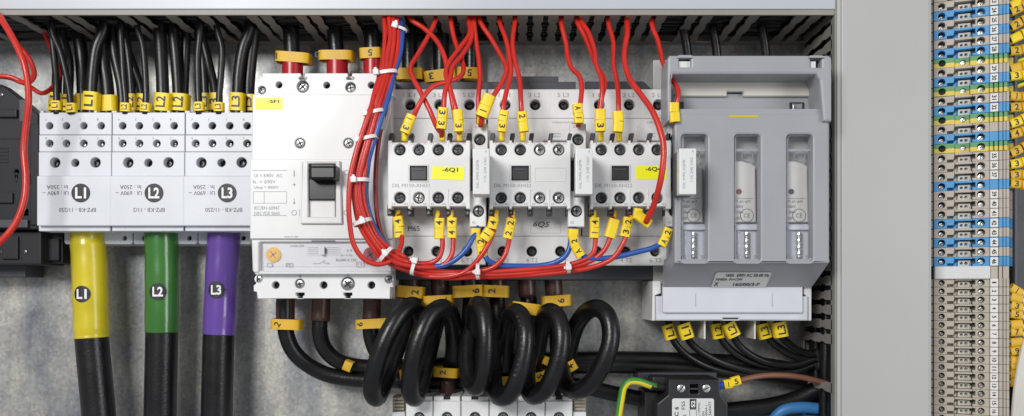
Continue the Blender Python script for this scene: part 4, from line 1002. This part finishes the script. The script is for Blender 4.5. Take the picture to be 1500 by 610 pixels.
# cables with L1 L2 L3 markers below
LC = [
 ('L1', [(978, 462, 52), (983, 490, 56), (992, 507, 52), (1014, 526, 44), (1050, 542, 38), (1100, 549, 36), (1160, 548, 36), (1200, 534, 36), (1235, 528, 50)], (981, 486, 60, 18, 22, 16), 'first black cable out of the fuse switch, tagged L1'),
 ('L1', [(999, 462, 66), (1005, 490, 68), (1014, 505, 60), (1034, 520, 52), (1064, 534, 46), (1110, 545, 44), (1165, 545, 44), (1200, 532, 44), (1235, 525, 50)], (1004, 485, 74, 20, 23, 20), 'second black cable out of the fuse switch, tagged L1'),
 ('L2', [(1048, 462, 52), (1053, 488, 56), (1062, 504, 52), (1080, 520, 46), (1110, 534, 40), (1150, 540, 38), (1192, 530, 40), (1235, 522, 50)], (1051, 485, 60, 18, 22, 12), 'left one of the two black cables tagged L2'),
 ('L2', [(1066, 462, 66), (1073, 488, 68), (1081, 504, 62), (1098, 519, 56), (1128, 532, 50), (1165, 535, 48), (1198, 525, 48), (1235, 516, 54)], (1071, 483, 74, 20, 22, 22), 'right one of the two black cables tagged L2'),
 ('L3', [(1117, 462, 52), (1121, 486, 56), (1130, 500, 52), (1148, 514, 48), (1170, 524, 46), (1200, 524, 46), (1235, 516, 50)], (1119, 485, 60, 20, 22, 12), 'left one of the two black cables tagged L3'),
 ('L3', [(1137, 462, 66), (1142, 486, 68), (1150, 499, 62), (1168, 512, 56), (1190, 519, 54), (1210, 515, 54), (1240, 508, 56)], (1142, 483, 74, 21, 22, 14), 'right one of the two black cables tagged L3'),
]
for s, p, mk, lab in LC:
    o = cable('black_cable', p, 5.2, 'cable2', lab, 'cable', 'black cables leaving the fuse switch', 16)
    marker(o, *mk, [s], mname='yel', trot=90)
o = tie(1196, 527, 52, 100, 17, 10, 'black strap round the cables leaving the fuse switch', 4); o.data.materials[0] = M['black']; o['group'] = ''
del o['group']
for ch in o.children: ch.data.materials[0] = M['black']

# ============================================================ CABLES UNDER THE BREAKER
LB = [
 ([(418, 425, 62), (418, 470, 62), (420, 492, 60), (430, 515, 56), (450, 534, 50), (480, 549, 44), (520, 556, 40), (580, 558, 34), (640, 562, 30), (760, 562, 28), (850, 566, 26), (900, 577, 26), (960, 588, 26), (1020, 596, 26)], (418, 455, 13.5), (421, 475, 66, 44, 15, -2, '2', 60, -10, 0, 17), 'lowest black power cable below the breaker with the tag marked 2'),
 ([(472, 425, 56), (469, 465, 56), (468, 485, 56), (474, 508, 52), (492, 527, 46), (520, 536, 38), (570, 538, 30), (640, 535, 26), (760, 529, 24), (900, 526, 24), (1000, 528, 24), (1100, 533, 24), (1180, 545, 24), (1240, 555, 26)], (470, 455, 14), None, 'middle black power cable below the breaker, its tag turned sideways'),
 ([(545, 425, 56), (544, 465, 56), (543, 485, 56), (547, 505, 50), (558, 524, 42), (590, 540, 34), (650, 546, 28), (760, 540, 24), (900, 536, 24), (1000, 540, 24), (1100, 546, 24), (1180, 556, 24), (1240, 562, 26)], (545, 455, 13), (547, 474, 66, 50, 14, 3, '6', 90, -17, 0, 16), 'right black power cable below the breaker with the tag marked 6'),
]
for p, sl, bd, lab in LB:
    o = cable('power_cable', p, 11.5, 'cable', lab, 'power cable', 'black power cables below the breaker', 24)
    cable('heat_shrink_sleeve', [(sl[0] + .5, 425, 60), (sl[0], 450, 60), (p[1][0], 470, 60)], sl[2], 'brown', n=24, parent=o)
    if bd: band(o, *bd[:9], bd[9], bd[10])
    else: band(o, 511, 536, 54, 16, 12, 68, '', depth=12)

# ---- coiled cables
COIL = [
 (602, [(603, 395, 44), (603, 430, 42), (594, 475, 60), (578, 520, 86), (563, 560, 110), (552, 583, 128), (545, 574, 142), (551, 535, 152), (568, 490, 152), (588, 459, 142), (603, 448, 128), (615, 456, 108), (620, 482, 82), (619, 520, 62), (615, 560, 52), (612, 592, 52)], (602, 428, 74, 41, 17, -4, '2', 90, 8), 'first coiled black cable from the left, its loop leaning toward the breaker', 14),
 (643, [(644, 395, 44), (645, 430, 42), (638, 475, 60), (627, 520, 86), (617, 560, 110), (608, 583, 128), (601, 574, 142), (604, 532, 152), (617, 487, 152), (633, 459, 142), (648, 451, 128), (660, 461, 108), (665, 495, 82), (663, 530, 62), (658, 560, 54), (656, 592, 52)], (643, 441, 84, 44, 16, 3, '1', 180, 12), 'second coiled black cable from the left, under the tag marked 1', 14),
 (688, [(688, 395, 44), (690, 430, 48), (688, 465, 70), (685, 500, 90), (684, 535, 108), (688, 560, 124), (697, 568, 136), (706, 555, 146), (711, 520, 152), (711, 480, 150), (706, 452, 138), (699, 446, 122), (695, 465, 98), (696, 510, 72), (697, 550, 56), (697, 592, 52)], (686, 427, 84, 45, 17, 3, '6', 90, 12), 'third coiled black cable, a narrow loop nearly edge on', 13.5),
 (727, [(727, 395, 44), (729, 430, 44), (729, 480, 58), (725, 525, 84), (723, 560, 112), (730, 581, 134), (744, 580, 150), (758, 556, 158), (768, 520, 160), (770, 488, 156), (764, 464, 142), (753, 457, 124), (745, 470, 100), (741, 505, 74), (738, 550, 56), (737, 592, 52)], (727, 427, 84, 38, 17, -2, '2', 90, -6), 'fourth coiled black cable, a tall loop with small white print', 14),
 (771, [(771, 395, 44), (774, 430, 44), (777, 480, 58), (774, 525, 84), (772, 558, 110), (780, 580, 132), (796, 574, 146), (811, 548, 154), (821, 515, 156), (822, 485, 152), (815, 463, 140), (804, 457, 122), (795, 472, 98), (788, 510, 72), (781, 550, 56), (778, 592, 52)], (771, 452, 92, 43, 16, -8, '4', 180, -12), 'fifth coiled black cable, a tall loop left of the widest one', 14),
 (810, [(810, 395, 44), (812, 440, 40), (816, 490, 44), (820, 530, 62), (828, 560, 92), (843, 573, 116), (865, 561, 132), (885, 530, 142), (895, 494, 142), (890, 464, 134), (876, 452, 118), (861, 456, 98), (846, 474, 78), (834, 510, 60), (828, 550, 52), (820, 592, 46)], (815, 441, 76, 44, 16, 4, '6', 90, 6), 'widest coiled black cable, the open round loop at the right end', 14),
]
GCO = 'coiled black cables under the contactors'
def coil(xt, p, bd, lab, r, sleeve=True):
    mb = MB(); tube(mb, p, r, 'cable', 26, step=3)
    o = mb.build('coiled_cable'); tag(o, lab, 'coiled cable', GCO)
    if sleeve: cable('heat_shrink_sleeve', [(xt, 400, 50), (xt + 1, 418, 50), (xt + 2, 436, 50)], 13, 'brown', n=20, parent=o)
    if bd: band(o, bd[0], bd[1], bd[2], bd[3], bd[4], bd[5], bd[6], bd[7], bd[8], 0, 18)
    return o
os_ = [coil(c[0], c[1], c[2], c[3], c[4] - 1.1) for c in COIL]
# lower loop tags and sleeves at the bottom terminals
band(os_[1], 654, 545, 66, 36, 14, -4, '2', 90, -4, 0, 16); band(os_[0], 606, 546, 60, 40, 14, 8, '', depth=14)
band(os_[3], 737, 557, 62, 26, 13, 2, '4', 180, -6, 0, 14); band(os_[4], 793, 550, 70, 34, 13, 14, '5', 90, -2, 0, 14)
band(os_[4], 800, 528, 60, 30, 12, -20, '', depth=12); band(os_[5], 832, 538, 60, 26, 15, 30, '4', 90, 4, 0, 12)
for k, x in ((1, 656), (0, 619), (2, 697), (3, 737)): cable('heat_shrink_sleeve', [(x, 556, 56), (x, 572, 56), (x, 592, 56)], 12, 'brown', n=20, parent=os_[k])
# printed text along coil 5
pc = expand(COIL[3][1][6:12]); Cw = catmull([W(*q) for q in pc], 6 * U)
mb = MB(); rr = 12.7 * S(115)
for i in range(2, len(Cw) - 2, 1):
    c = Cw[i]; tdir = (Cw[i + 1] - Cw[i - 1]).normalized(); out = Vector((-.55, -1, .1)); out = (out - tdir * out.dot(tdir)).normalized(); side = tdir.cross(out)
    mt_ = Matrix((( tdir.x, side.x, out.x, 0), (tdir.y, side.y, out.y, 0), (tdir.z, side.z, out.z, 0), (0, 0, 0, 1)))
    mt_ = Matrix.Translation(c + out * (rr * U + .0001)) @ mt_ @ Matrix.Scale(U, 4)
    text(mb, 'NYAF 1x35 mm2 VDE 0281 '[i % 22], mt_, 2.2, 2.8, 'inkd', 0, z=.1) if 'NYAF 1x35 mm2 VDE 0281 '[i % 22] != ' ' else None
if mb.v: mb.build('print', os_[3])

# ---- terminal row at the bottom
for i, (x0, x1) in enumerate(((594.5, 633.5), (634.8, 674.5), (675.8, 715.8), (717, 757), (758, 797.8), (799, 838.5))):
    nth = ['leftmost', 'second', 'third', 'fourth', 'fifth', 'rightmost'][i]
    t = thing('terminal_block', f'{nth} of the six wide white terminal blocks cut off by the bottom edge', 'terminal block', W((x0 + x1) / 2, 660, 0), 'wide white terminal blocks under the coils')
    mb = MB(); c = (x0 + x1) / 2
    plate(mb, [(x0, 588), (x1, 588), (x1, 660), (x0, 660)], [circ(c, 612, 8)], 104, 30, 'white', 1.2)
    plate(mb, [(x0 + .5, 581), (c - 5, 581), (c - 5, 586), (c + 5, 586), (c + 5, 581), (x1 - .5, 581), (x1 - .5, 589), (x0 + .5, 589)], [], 98, 60, 'white', 1)
    pbox(mb, c - 6, 580, c + 6, 587.5, 94, 4, 'pit', .3); pit(mb, c, 612, 9.5, 88)
    mb.build('housing', t); screw(t, c, 612, 92, 6.5, 'screw')
for x0, lab in ((574, 'ribbed end bracket at the left of the white terminal row'), (839.5, 'ribbed end bracket at the right of the white terminal row')):
    mb = MB(); pbox(mb, x0 + 1, 581, x0 + 18.5, 604, 84, 60, 'tb_low', .8)
    for k in range(4): pbox(mb, x0 + 2, 583 + k * 5, x0 + 18, 586 + k * 5, 88, 8, 'tb_low', .5)
    pbox(mb, x0, 604, x0 + 19, 660, 96, 60, 'white', 1)
    tag(mb.build('end_bracket'), lab, 'end bracket')

# ============================================================ BLACK DEVICE BOTTOM RIGHT
t = thing('current_transformer', 'black current transformer box with a white sticker at the bottom right', 'transformer', W(1015, 680, 0))
mb = MB()
plate(mb, [(980, 556.5), (1054, 556.5), (1055, 578), (1066, 592), (1067, 680), (963, 680), (963, 592), (979, 579)], [rrect(1010.5, 563.5, 1023, 577, 1)], 128, 70, 'black', 1.6)
pbox(mb, 982, 557.5, 1052, 560, 129, 4, 'black', .6); pbox(mb, 1009, 562, 1025, 578, 112, 4, 'pit', 0)
pbox(mb, 1011, 569, 1023, 571, 126, 10, 'grey2', .4)
pbox(mb, 956, 553, 980, 572, 96, 60, 'black', 2); pbox(mb, 934, 546, 1050, 556, 56, 54, 'grey2', 2)
pbox(mb, 945, 575, 965, 680, 80, 70, 'black', 1.5)
mb.build('housing', t)
screw(t, 998, 569.5, 129.2, 5.6, 'screwb', cross=False); screw(t, 1035, 569.5, 129.2, 5.6, 'screwb', cross=False)
mb = MB(); plate(mb, rrect(984.5, 584, 1046, 680, 3), [], 129, 1.2, 'white2', .2); st = mb.build('white_sticker', t)
mb = MB(); h = 129
box(mb, F(1015.2, 592, h), -4.8, -7.2, 0, 4.8, 7.2, .4, 'ink', 0)
ptext(mb, 'TC 6', 991, 606, h, 20, 6, 90, 'ink', .02); ptext(mb, 'FS5', 1001, 594, h, 12, 5, 90, 'ink', 0); ptext(mb, '15', 1003, 611, h, 7, 4.5, 90, 'ink', 0)
text(mb, 'S2', F(1015.2, 592, h), 0, 0, 'inkw') if 0 else None
text(mb, 'S2', F(1015.2, 592, h, 90), 10, 6, 'inkw', .03, z=.8)
outline_rect(mb, 1010.4, 600, 1020, 640, h, .6, 'ink')
ptext(mb, '(139PG)', 1024.5, 600, h, 20, 4, 90, 'ink', 0); ptext(mb, 'EN', 1030, 606, h, 6, 3.4, 90, 'ink', 0); ptext(mb, '60044-1', 1034.5, 603, h, 18, 3.4, 90, 'ink', 0); ptext(mb, '52569477', 1040, 602, h, 27, 4, 90, 'ink', 0)
mb.build('lettering', st)
o = wire([(1046, 566, 100), (1056, 565, 100), (1072, 561, 100), (1090, 556, 96), (1115, 551, 90), (1145, 550, 86), (1175, 553, 84), (1200, 559, 84), (1240, 570, 80)], 'brown wire leaving the black box toward the right duct, tagged 1 5', [(1066, 563, 101, 14, 12, -80, ['1'], dict(trot=90)), (1077.5, 558.5, 101, 14, 13, -70, ['5'], dict(trot=90))], 'brownwire', 4.2, 'single coloured wires by the black box', 'brown_wire')
mb = MB(); tube(mb, [(1051, 565.5, 100), (1056, 565, 100), (1060.5, 564.5, 100)], 5.5, 'ferrule', 14); mb.build('end_sleeve', o)
mb = MB(); tube(mb, [(903, 640, 104), (906, 612, 106), (910, 585, 108), (914, 567, 110), (922, 559, 112), (936, 559, 110), (950, 564, 106), (962, 567, 102)], 5.4, 'gy', 16, around=True)
o = mb.build('earth_wire'); tag(o, 'green and yellow earth wire bending over into the black box', 'wire', 'single coloured wires by the black box')
mb = MB(); tube(mb, [(952, 565.5, 105), (960, 567, 102), (975, 568, 100)], 6, 'black', 16); mb.build('end_sleeve', o)
cable('blue_cable', [(1125, 650, 50), (1132, 618, 54), (1146, 602, 58), (1170, 597, 60), (1200, 599, 60), (1245, 606, 60)], 8.2, 'ltblue', 'thick light blue cable curving up at the bottom right', 'cable', 'light blue cables', 20)
cable('blue_cable', [(1148, 660, 40), (1160, 622, 42), (1182, 611, 44), (1245, 620, 44)], 6, 'ltblue', 'light blue cable just below the thick one at the bottom edge', 'cable', 'light blue cables', 16)
cable('blue_cable', [(1168, 650, 40), (1180, 600, 44), (1192, 578, 46), (1204, 560, 48), (1216, 538, 48), (1224, 520, 46)], 4.6, 'ltblue', 'thin light blue cable rising beside the right duct', 'cable', 'light blue cables', 16)
cable('power_cable', [(1040, 606, 40), (1080, 601, 44), (1125, 596, 46), (1165, 586, 48), (1195, 572, 50), (1240, 545, 56)], 13, 'cable', 'thick black cable passing under the brown wire into the duct opening', 'power cable', 'black power cables beside the black box', 20)
cable('black_cable', [(1216, 515, 92), (1219, 560, 92), (1219, 620, 90), (1219, 680, 90)], 5, 'cable2', 'black cable running down inside the opening of the upright duct', 'cable', None, 14)

# ============================================================ RAIL TERMINALS
TILT = R(22.3)
A0 = Vector(((1368 - CX) * S(85), -85, 0))     # units; left edge of the strip
def tmat(z):   # local x along the block face (t), local y up, local z out of the face; scaled to metres
    ex = Vector((math.cos(TILT), -math.sin(TILT), 0)); ez = Vector((-math.sin(TILT), -math.cos(TILT), 0)); ey = Vector((0, 0, 1))
    m_ = Matrix(((ex.x, ey.x, ez.x, A0.x), (ex.y, ey.y, ez.y, A0.y), (ex.z, ey.z, ez.z, z), (0, 0, 0, 1)))
    return Matrix.Scale(U, 4) @ m_
def tbox(mb, t0, y0, n0, t1, y1, n1, mname, b=.3): box(mb, None, t0, y0, n0, t1, y1, n1, mname, b)
def block_mesh(kind, p):
    """housing of one rail terminal, p = pitch; local units"""
    mb = MB(); H = p / 2 - .18
    if kind == 'earth':
        for nm, y0, y1 in (('tb_yel', -H, .1), ('tb_green', .15, H)):
            hy = lambda q: q
            def half(x0, x1, z1, hx, r):
                up = y0 > 0
                arc = [(hx + r * math.cos(a), (r * math.sin(a))) for a in [math.pi * k / 10 for k in range(11)]]
                if up: out = [(x0, y0), (hx - r, y0)] + [(hx - r * math.cos(math.pi * k / 10), max(y0, r * math.sin(math.pi * k / 10))) for k in range(1, 10)] + [(hx + r, y0), (x1, y0), (x1, y1), (x0, y1)]
                else: out = [(x0, y1), (hx - r, y1)] + [(hx - r * math.cos(math.pi * k / 10), min(y1, -r * math.sin(math.pi * k / 10))) for k in range(1, 10)] + [(hx + r, y1), (x1, y1), (x1, y0), (x0, y0)]
                plate_local(mb, None, out, [], z1, z1 - 8, nm, .25)
            half(0, 25, 0, 10, 4.6); half(25.3, 43.5, -6, 36, 3.6); half(44, 66, 0, 57, 4.9)
            for k in range(4): tbox(mb, 67 + k * 5.6, y0, -8, 71 + k * 5.6, y1, -.5 - (k % 2) * .0, nm, .5)
            tbox(mb, 0, y0, -50, 90, y1, -8.2, nm, 0)
        for x, r in ((10, 4.9), (57, 5.2)): cyl(mb, None, r, -8.1, -7.6, 'pit', 16, x=x)
        cyl(mb, None, 3.9, -11, -8.0 + .1, 'pit', 16, x=36)
        tbox(mb, 90.4, -H, -60, 103, H, -28, 'tb_yel', .4)
        tbox(mb, -5, -H + .4, -16, -1, H - .8, -5, 'marker', .3)
        return mb
    c = {'beige': 'tb_grey', 'blue': 'tb_blue', 'low': 'tb_low'}[kind]
    r = 4.5 if kind != 'low' else 3.9
    plate_local(mb, None, [(0, -H), (15, -H), (16, -H), (16, -H * .35), (24, -H * .35), (25, H * .55), (25, H), (0, H)], [circ(9.5, 0, r, 16)], 0, -12.5, c, .3)
    cyl(mb, None, r + .6, -12.9, -12.3, 'pit', 16, x=9.5)
    # pocket and slope toward the middle
    tbox(mb, 16.2, -H, -20, 26, H, -11, c, .3); tbox(mb, 24, -H, -18, 28, -H * .3, -8, c, .3)
    # bar
    tbox(mb, 25.5, H * .55, -18, 46, H, .6, c, .3)
    # hole carrier
    plate_local(mb, None, [(30, -H), (45 if kind != 'low' else 44, -H), (45 if kind != 'low' else 44, H * .3), (30, H * .3)], [circ(34, -H * .35, 1.9, 12), circ(39.6, -H * .35, 2.0, 12)], -7.5, -14, 'cream', .25)
    tbox(mb, 31, -H * .95, -18, 43.5, H * .3, -15, 'pit', 0)
    tbox(mb, 43.4, -H, -14, 45.6, -H * .3, -6.5, c, .3)
    tbox(mb, 45, -H + .15, -18, 49, H, -11, 'grey2', .1)
    x0 = 46.6
    plate_local(mb, None, [(x0, -H), (66.5, -H), (66.5, H), (x0, H), (x0, H * .62), (x0 + 3.5, H * .62), (x0 + 3.5, -H * .45), (x0, -H * .45)], [circ(57, 0, r + .4, 16)], 0, -12.5, c, .3)
    cyl(mb, None, r + .9, -12.9, -12.3, 'pit', 16, x=57)
    tbox(mb, 67, -H, -12, 77.4, H, -1.4, c, .4)
    tbox(mb, 78, -H, -12, 82, H, -.6, c, .7); tbox(mb, 82, -H, -12, 83.2, H, -4, c, 0); tbox(mb, 83.2, -H, -12, 86, H, -.6, c, .6); tbox(mb, 86.6, -H, -12, 90, H, -1, c, .6)
    tbox(mb, 0, -H, -50, 90, H, -13.2, c, 0)
    tbox(mb, 26, -H, -24, 46, H, -17.5, 'grey2', 0)  # recess floor in dark grey, shade put into the colour
    if kind != 'low': tbox(mb, 90.4, -H, -60, 103, H, -30, c, .4)
    tbox(mb, -5, -H + .4, -16, -1, H - .8, -5, 'marker', .3)
    return mb
def mk_mesh(mb, name):
    me = bpy.data.meshes.new(name); me.from_pydata([tuple(v * U) for v in mb.v], [], mb.f)
    for q in mb.mats: me.materials.append(M[q])
    me.polygons.foreach_set('material_index', mb.m); me.update(); return me
PU, PL = 12.93, 11.46
BM = {k: mk_mesh(block_mesh(k, PL if k == 'low' else PU), 'housing') for k in ('beige', 'blue', 'earth', 'low')}
_m = MB(); cyl(_m, None, 1, -.6, .25, 'screwb', 18, dome=.12)
box(_m, Matrix.Rotation(R(35), 4, 'Z'), -.92, -.11, .1, .92, .11, .42, 'pit', 0); SM = bpy.data.meshes.new('screw'); SM.from_pydata([tuple(v) for v in _m.v], [], _m.f)
for q in _m.mats: SM.materials.append(M[q])
SM.polygons.foreach_set('material_index', _m.m); SM.update()
SMD = SM.copy(); SMD.materials[0] = M['screw']; _m = MB(); tbox(_m, 67.6, -PU / 2 + .5, -1.5, 77, PU / 2 - 1.2, .6, 'marker', .5); TM = mk_mesh(_m, 'number_tag')
_m = MB(); tbox(_m, 67.6, -PL / 2 + .3, -1.5, 77, PL / 2 - .5, .6, 'marker', .5); TML = mk_mesh(_m, 'number_tag')
def rail_terminal(y, kind, num, label, group):
    z = (CY - y) * S(85); mm = tmat(z); rot = mm.to_euler(); loc = mm.translation.copy()
    t = thing('rail_terminal', label, 'rail terminal', loc, group); t.rotation_euler = rot
    def child(name, me, l=(0, 0, 0), s=None, rz=0, parent=None):
        o = bpy.data.objects.new(name, me); COL.objects.link(o); o.parent = parent or t; o.location = Vector(l) * U; WORLD[o.name] = loc
        if s: o.scale = [s * U] * 3
        if rz: o.rotation_euler = (0, 0, rz)
        return o
    child('housing', BM[kind])
    sr = 4.1 if kind != 'low' else 3.3
    child('screw', SM if kind != 'earth' and False else SMD, (9.5, -.8, -10.5), sr * .85, random.uniform(-.8, .8)); child('screw', SM, (57, -.8, -9.5 if kind != 'earth' else -7), sr * .95, random.uniform(-.8, .8))
    if kind == 'earth': child('screw', SM, (36, -.5, -7.7), 3.3, random.uniform(-.8, .8))
    if num:
        low = kind == 'low'
        tg = child('number_tag', TML if low else TM)
        tb = MB(); text(tb, str(num), Matrix.Translation((72.3, .2 if low else -.2, .75)) @ Matrix.Rotation(R(-90), 4, 'Z'), (5.2 if num > 9 else 2.0 if num == 1 else 3) * (1 if low else 1.25), 5 if low else 5.6, 'ink', .03, z=0)
        me = mk_mesh(tb, 'lettering'); child('lettering', me, parent=tg)
    return t
seq = [(-17.0, 'blue', 22), (-3.0, 'beige', 0), (11, 'beige', 23), (25, 'blue', 24), (39, 'beige', 25), (52.6, 'blue', 26), (66.4, 'beige', 27), (80.4, 'blue', 28), (94.3, 'earth', 0), (108, 'beige', 29), (121.6, 'blue', 30), (135.6, 'earth', 0), (149.8, 'beige', 31),
       (163.8, 'blue', 32), (177.6, 'earth', 0), (191.4, 'beige', 0), (205.2, 'blue', 0), (219, 'earth', 0), (233, 'beige', 35), (246.7, 'beige', 36), (260.4, 'beige', 37), (274, 'blue', 0), (287.7, 'beige', 39), (301.4, 'beige', 40), (315, 'beige', 41), (328.8, 'blue', 42), (342.6, 'beige', 43), (356.4, 'blue', 44), (370.2, 'beige', 45), (384, 'blue', 46)]
ear = iter(['green and yellow earth terminal between terminals 28 and 29', 'green and yellow earth terminal between terminals 30 and 31', 'green and yellow earth terminal just below terminal 32', 'green and yellow earth terminal just above terminal 35'])
non = iter(['beige rail terminal cut off by the top edge of the picture', 'beige rail terminal without a number tag, below an earth terminal', 'blue rail terminal without a number tag, between two earth terminals', 'blue rail terminal without a number tag, between 37 and 39'])
for y, k, n in seq:
    if y < -10: continue
    lab = f'{k} rail terminal with the number tag {n}' if n else next(ear) if k == 'earth' else next(non)
    rail_terminal(y, k, n, lab, 'coloured rail terminals of the upper strip')
for n in range(1, 19):
    rail_terminal(414.7 + (n - 1) * 12.3, 'low', n, f'slim beige rail terminal numbered {n}, below the white end bracket', 'slim beige rail terminals of the lower strip')
mb = MB(); z = (CY - 400) * S(85)
box(mb, None, .5, -8.6, -30, 67, 8.6, 5.5, 'white2', 1.4); box(mb, None, 67.5, -8.6, -30, 77, 8.6, -3, 'tb_low', .5)
box(mb, None, 78, -8.6, -30, 82, 8.6, -2.5, 'tb_low', .5); box(mb, None, 83, -8.6, -30, 90, 8.6, -3, 'tb_low', .5)
mb.v = [tmat(z) @ v for v in mb.v]
tag(mb.build('end_bracket'), 'glossy white end bracket between the blue terminal 46 and the slim terminals', 'end bracket')
mb = MB(); ubox(mb, 570, -400, 650, 700, 14, 22, 'screw', .5)
tag(mb.build('mounting_rail'), 'metal mounting rail behind the rail terminals', 'mounting rail')

# ---- tagged wires at the far right
GW = 'tagged wires at the right edge of the upper rail terminals'
tags = [(7, 24, ['', '6']), (15, 26, ['2', '']), (37, 26, ['2', '6']), (56, 24, ['', '']), (75, 10, ['2', '']), (100, 14, ['', '']), (112, 10, ['3', '']), (142, 0, ['1', '']), (158, 6, ['2', '3']), (180, 24, ['3', '3']), (196, 18, ['4', '5']), (222, 28, ['3', '5']), (240, 12, ['3', '']), (257, 2, ['3', '']), (270, -4, ['3', ''])]
rows = ['tilted up steeply beside terminal 23', 'beside terminal 24', 'beside terminal 25 reading 2 6', 'with two blank tags beside terminal 27', 'level with terminal 28', 'with blank tags next to terminal 29', 'marked 3 next to terminal 30', 'marked 1 beside terminal 32', 'marked 2 3 beside the highest unnumbered blue terminal', 'marked 3 3 leaning up', 'marked 4 5 leaning up', 'marked 3 5 beside terminal 35', 'marked 3 beside terminal 36', 'marked 3 beside terminal 37', 'marked 3, lowest of those above the dark gap']
for i, ((y, a, ch), r_) in enumerate(zip(tags, rows)):
    dy = math.tan(R(a)); h = 96
    o = wire([(1474, y + 7 * dy + 1, h - 6), (1484, y + 1, h), (1500, y - 16 * dy, h + 4), (1520, y - 32 * dy, h), (1545, y - 30 * dy + 10, h - 20)], f'short wire in yellow tags {r_}', [], 'blue' if i % 4 == 1 else 'cable2', 3.6, GW, 'tagged_wire')
    marker(o, 1486.5, y, h + 2, 14, 17, -90 + a, [ch[0]], trot=90, mname='amber_shade' if i % 3 else 'yel')
    marker(o, 1503, y - 17 * dy, h + 4, 14, 15.5, -90 + a, [ch[1]], trot=90, mname='amber_shade' if i % 3 else 'yel')
for y in (92, 128): 
    mb = MB(); tube(mb, [(1472, y + 2, 84), (1490, y - 2, 90), (1510, y - 10, 92), (1540, y - 16, 88)], 4, 'gy', 14, around=True)
    tag(mb.build('earth_wire'), 'green and yellow earth wire beside the earth terminal ' + ('under 28' if y < 100 else 'under 30'), 'wire', GW)
GX = 'white wires sweeping down the bottom right corner'
wt = [(425, 30, '1'), (436, 20, ''), (448, 12, '3'), (460, 6, '5'), (474, 0, ''), (485, 2, '7'), (500, -6, ''), (513, -8, '9'), (527, -4, ''), (534, -10, '1'), (547, 0, ''), (560, 0, '')]
for i, (y, a, ch) in enumerate(wt):
    h = 104 - i * .8
    e = 1496 + i * 1.2
    if y < 500: pts = [(1472, y, h - 4), (1480, y, h), (1496, y + 3, h + 2), (1504, y + 9, h + 4), (1513, y + 24, h + 3), (1519, y + 60, h), (1512, 600, h - 4), (1505, 660, h - 6)]
    else: pts = [(1472, y, h - 4), (1480, y, h), (1498, y + 6, h), (1502, y + 22, h - 4), (1494, 600, h - 6), (1488, 660, h - 8)]
    o = wire(pts, 'white wire from slim terminal %d, in a yellow tag%s' % (i + 1, ' marked ' + ch if ch else ''), [], 'whitewire', 3.4, GX, 'white_wire')
    marker(o, 1487, y + 1, h + 2, 13.5, 17, -90 - a, [ch], trot=90, mname='amber_shade')
for i in range(5):
    cable('white_wire', [(1530, 400 + i * 8, 96), (1522, 450 + i * 10, 100), (1502 + i * 2, 500, 106), (1491 + i * 3.2, 550, 106), (1485 + i * 3.6, 600, 104), (1482 + i * 3.6, 660, 100)], 3.6, 'whitewire', ['innermost', 'second', 'middle', 'fourth', 'outermost'][i] + ' loose white wire hanging in front of the tagged white wires', 'wire', GX, 12)
# ============================================================ LIGHT
w = bpy.data.worlds.new('World'); sc.world = w; w.use_nodes = True
w.node_tree.nodes['Background'].inputs[0].default_value = (.94, .965, 1, 1); w.node_tree.nodes['Background'].inputs[1].default_value = .34
def area_light(name, loc, target, sx, sy, power, col=(1, 1, 1)):
    l = bpy.data.lights.new(name, 'AREA'); l.shape = 'RECTANGLE'; l.size = sx; l.size_y = sy; l.energy = power; l.color = col
    o = bpy.data.objects.new(name, l); COL.objects.link(o); o.location = loc
    o.rotation_euler = (Vector(target) - Vector(loc)).to_track_quat('-Z', 'Y').to_euler(); return o
area_light('window_light', (-.55, -1.3, .5), (0, 0, .05), .5, .4, 15.5, (1, .99, .97))
area_light('room_light', (1.25, -1.15, .15), (.1, 0, .05), .5, .8, 8, (.96, .98, 1))
sc.view_settings.view_transform = 'Standard'; sc.view_settings.look = 'None'; sc.view_settings.gamma = 1; sc.view_settings.exposure = 0
sc.cycles.max_bounces = 6; sc.cycles.transparent_max_bounces = 12
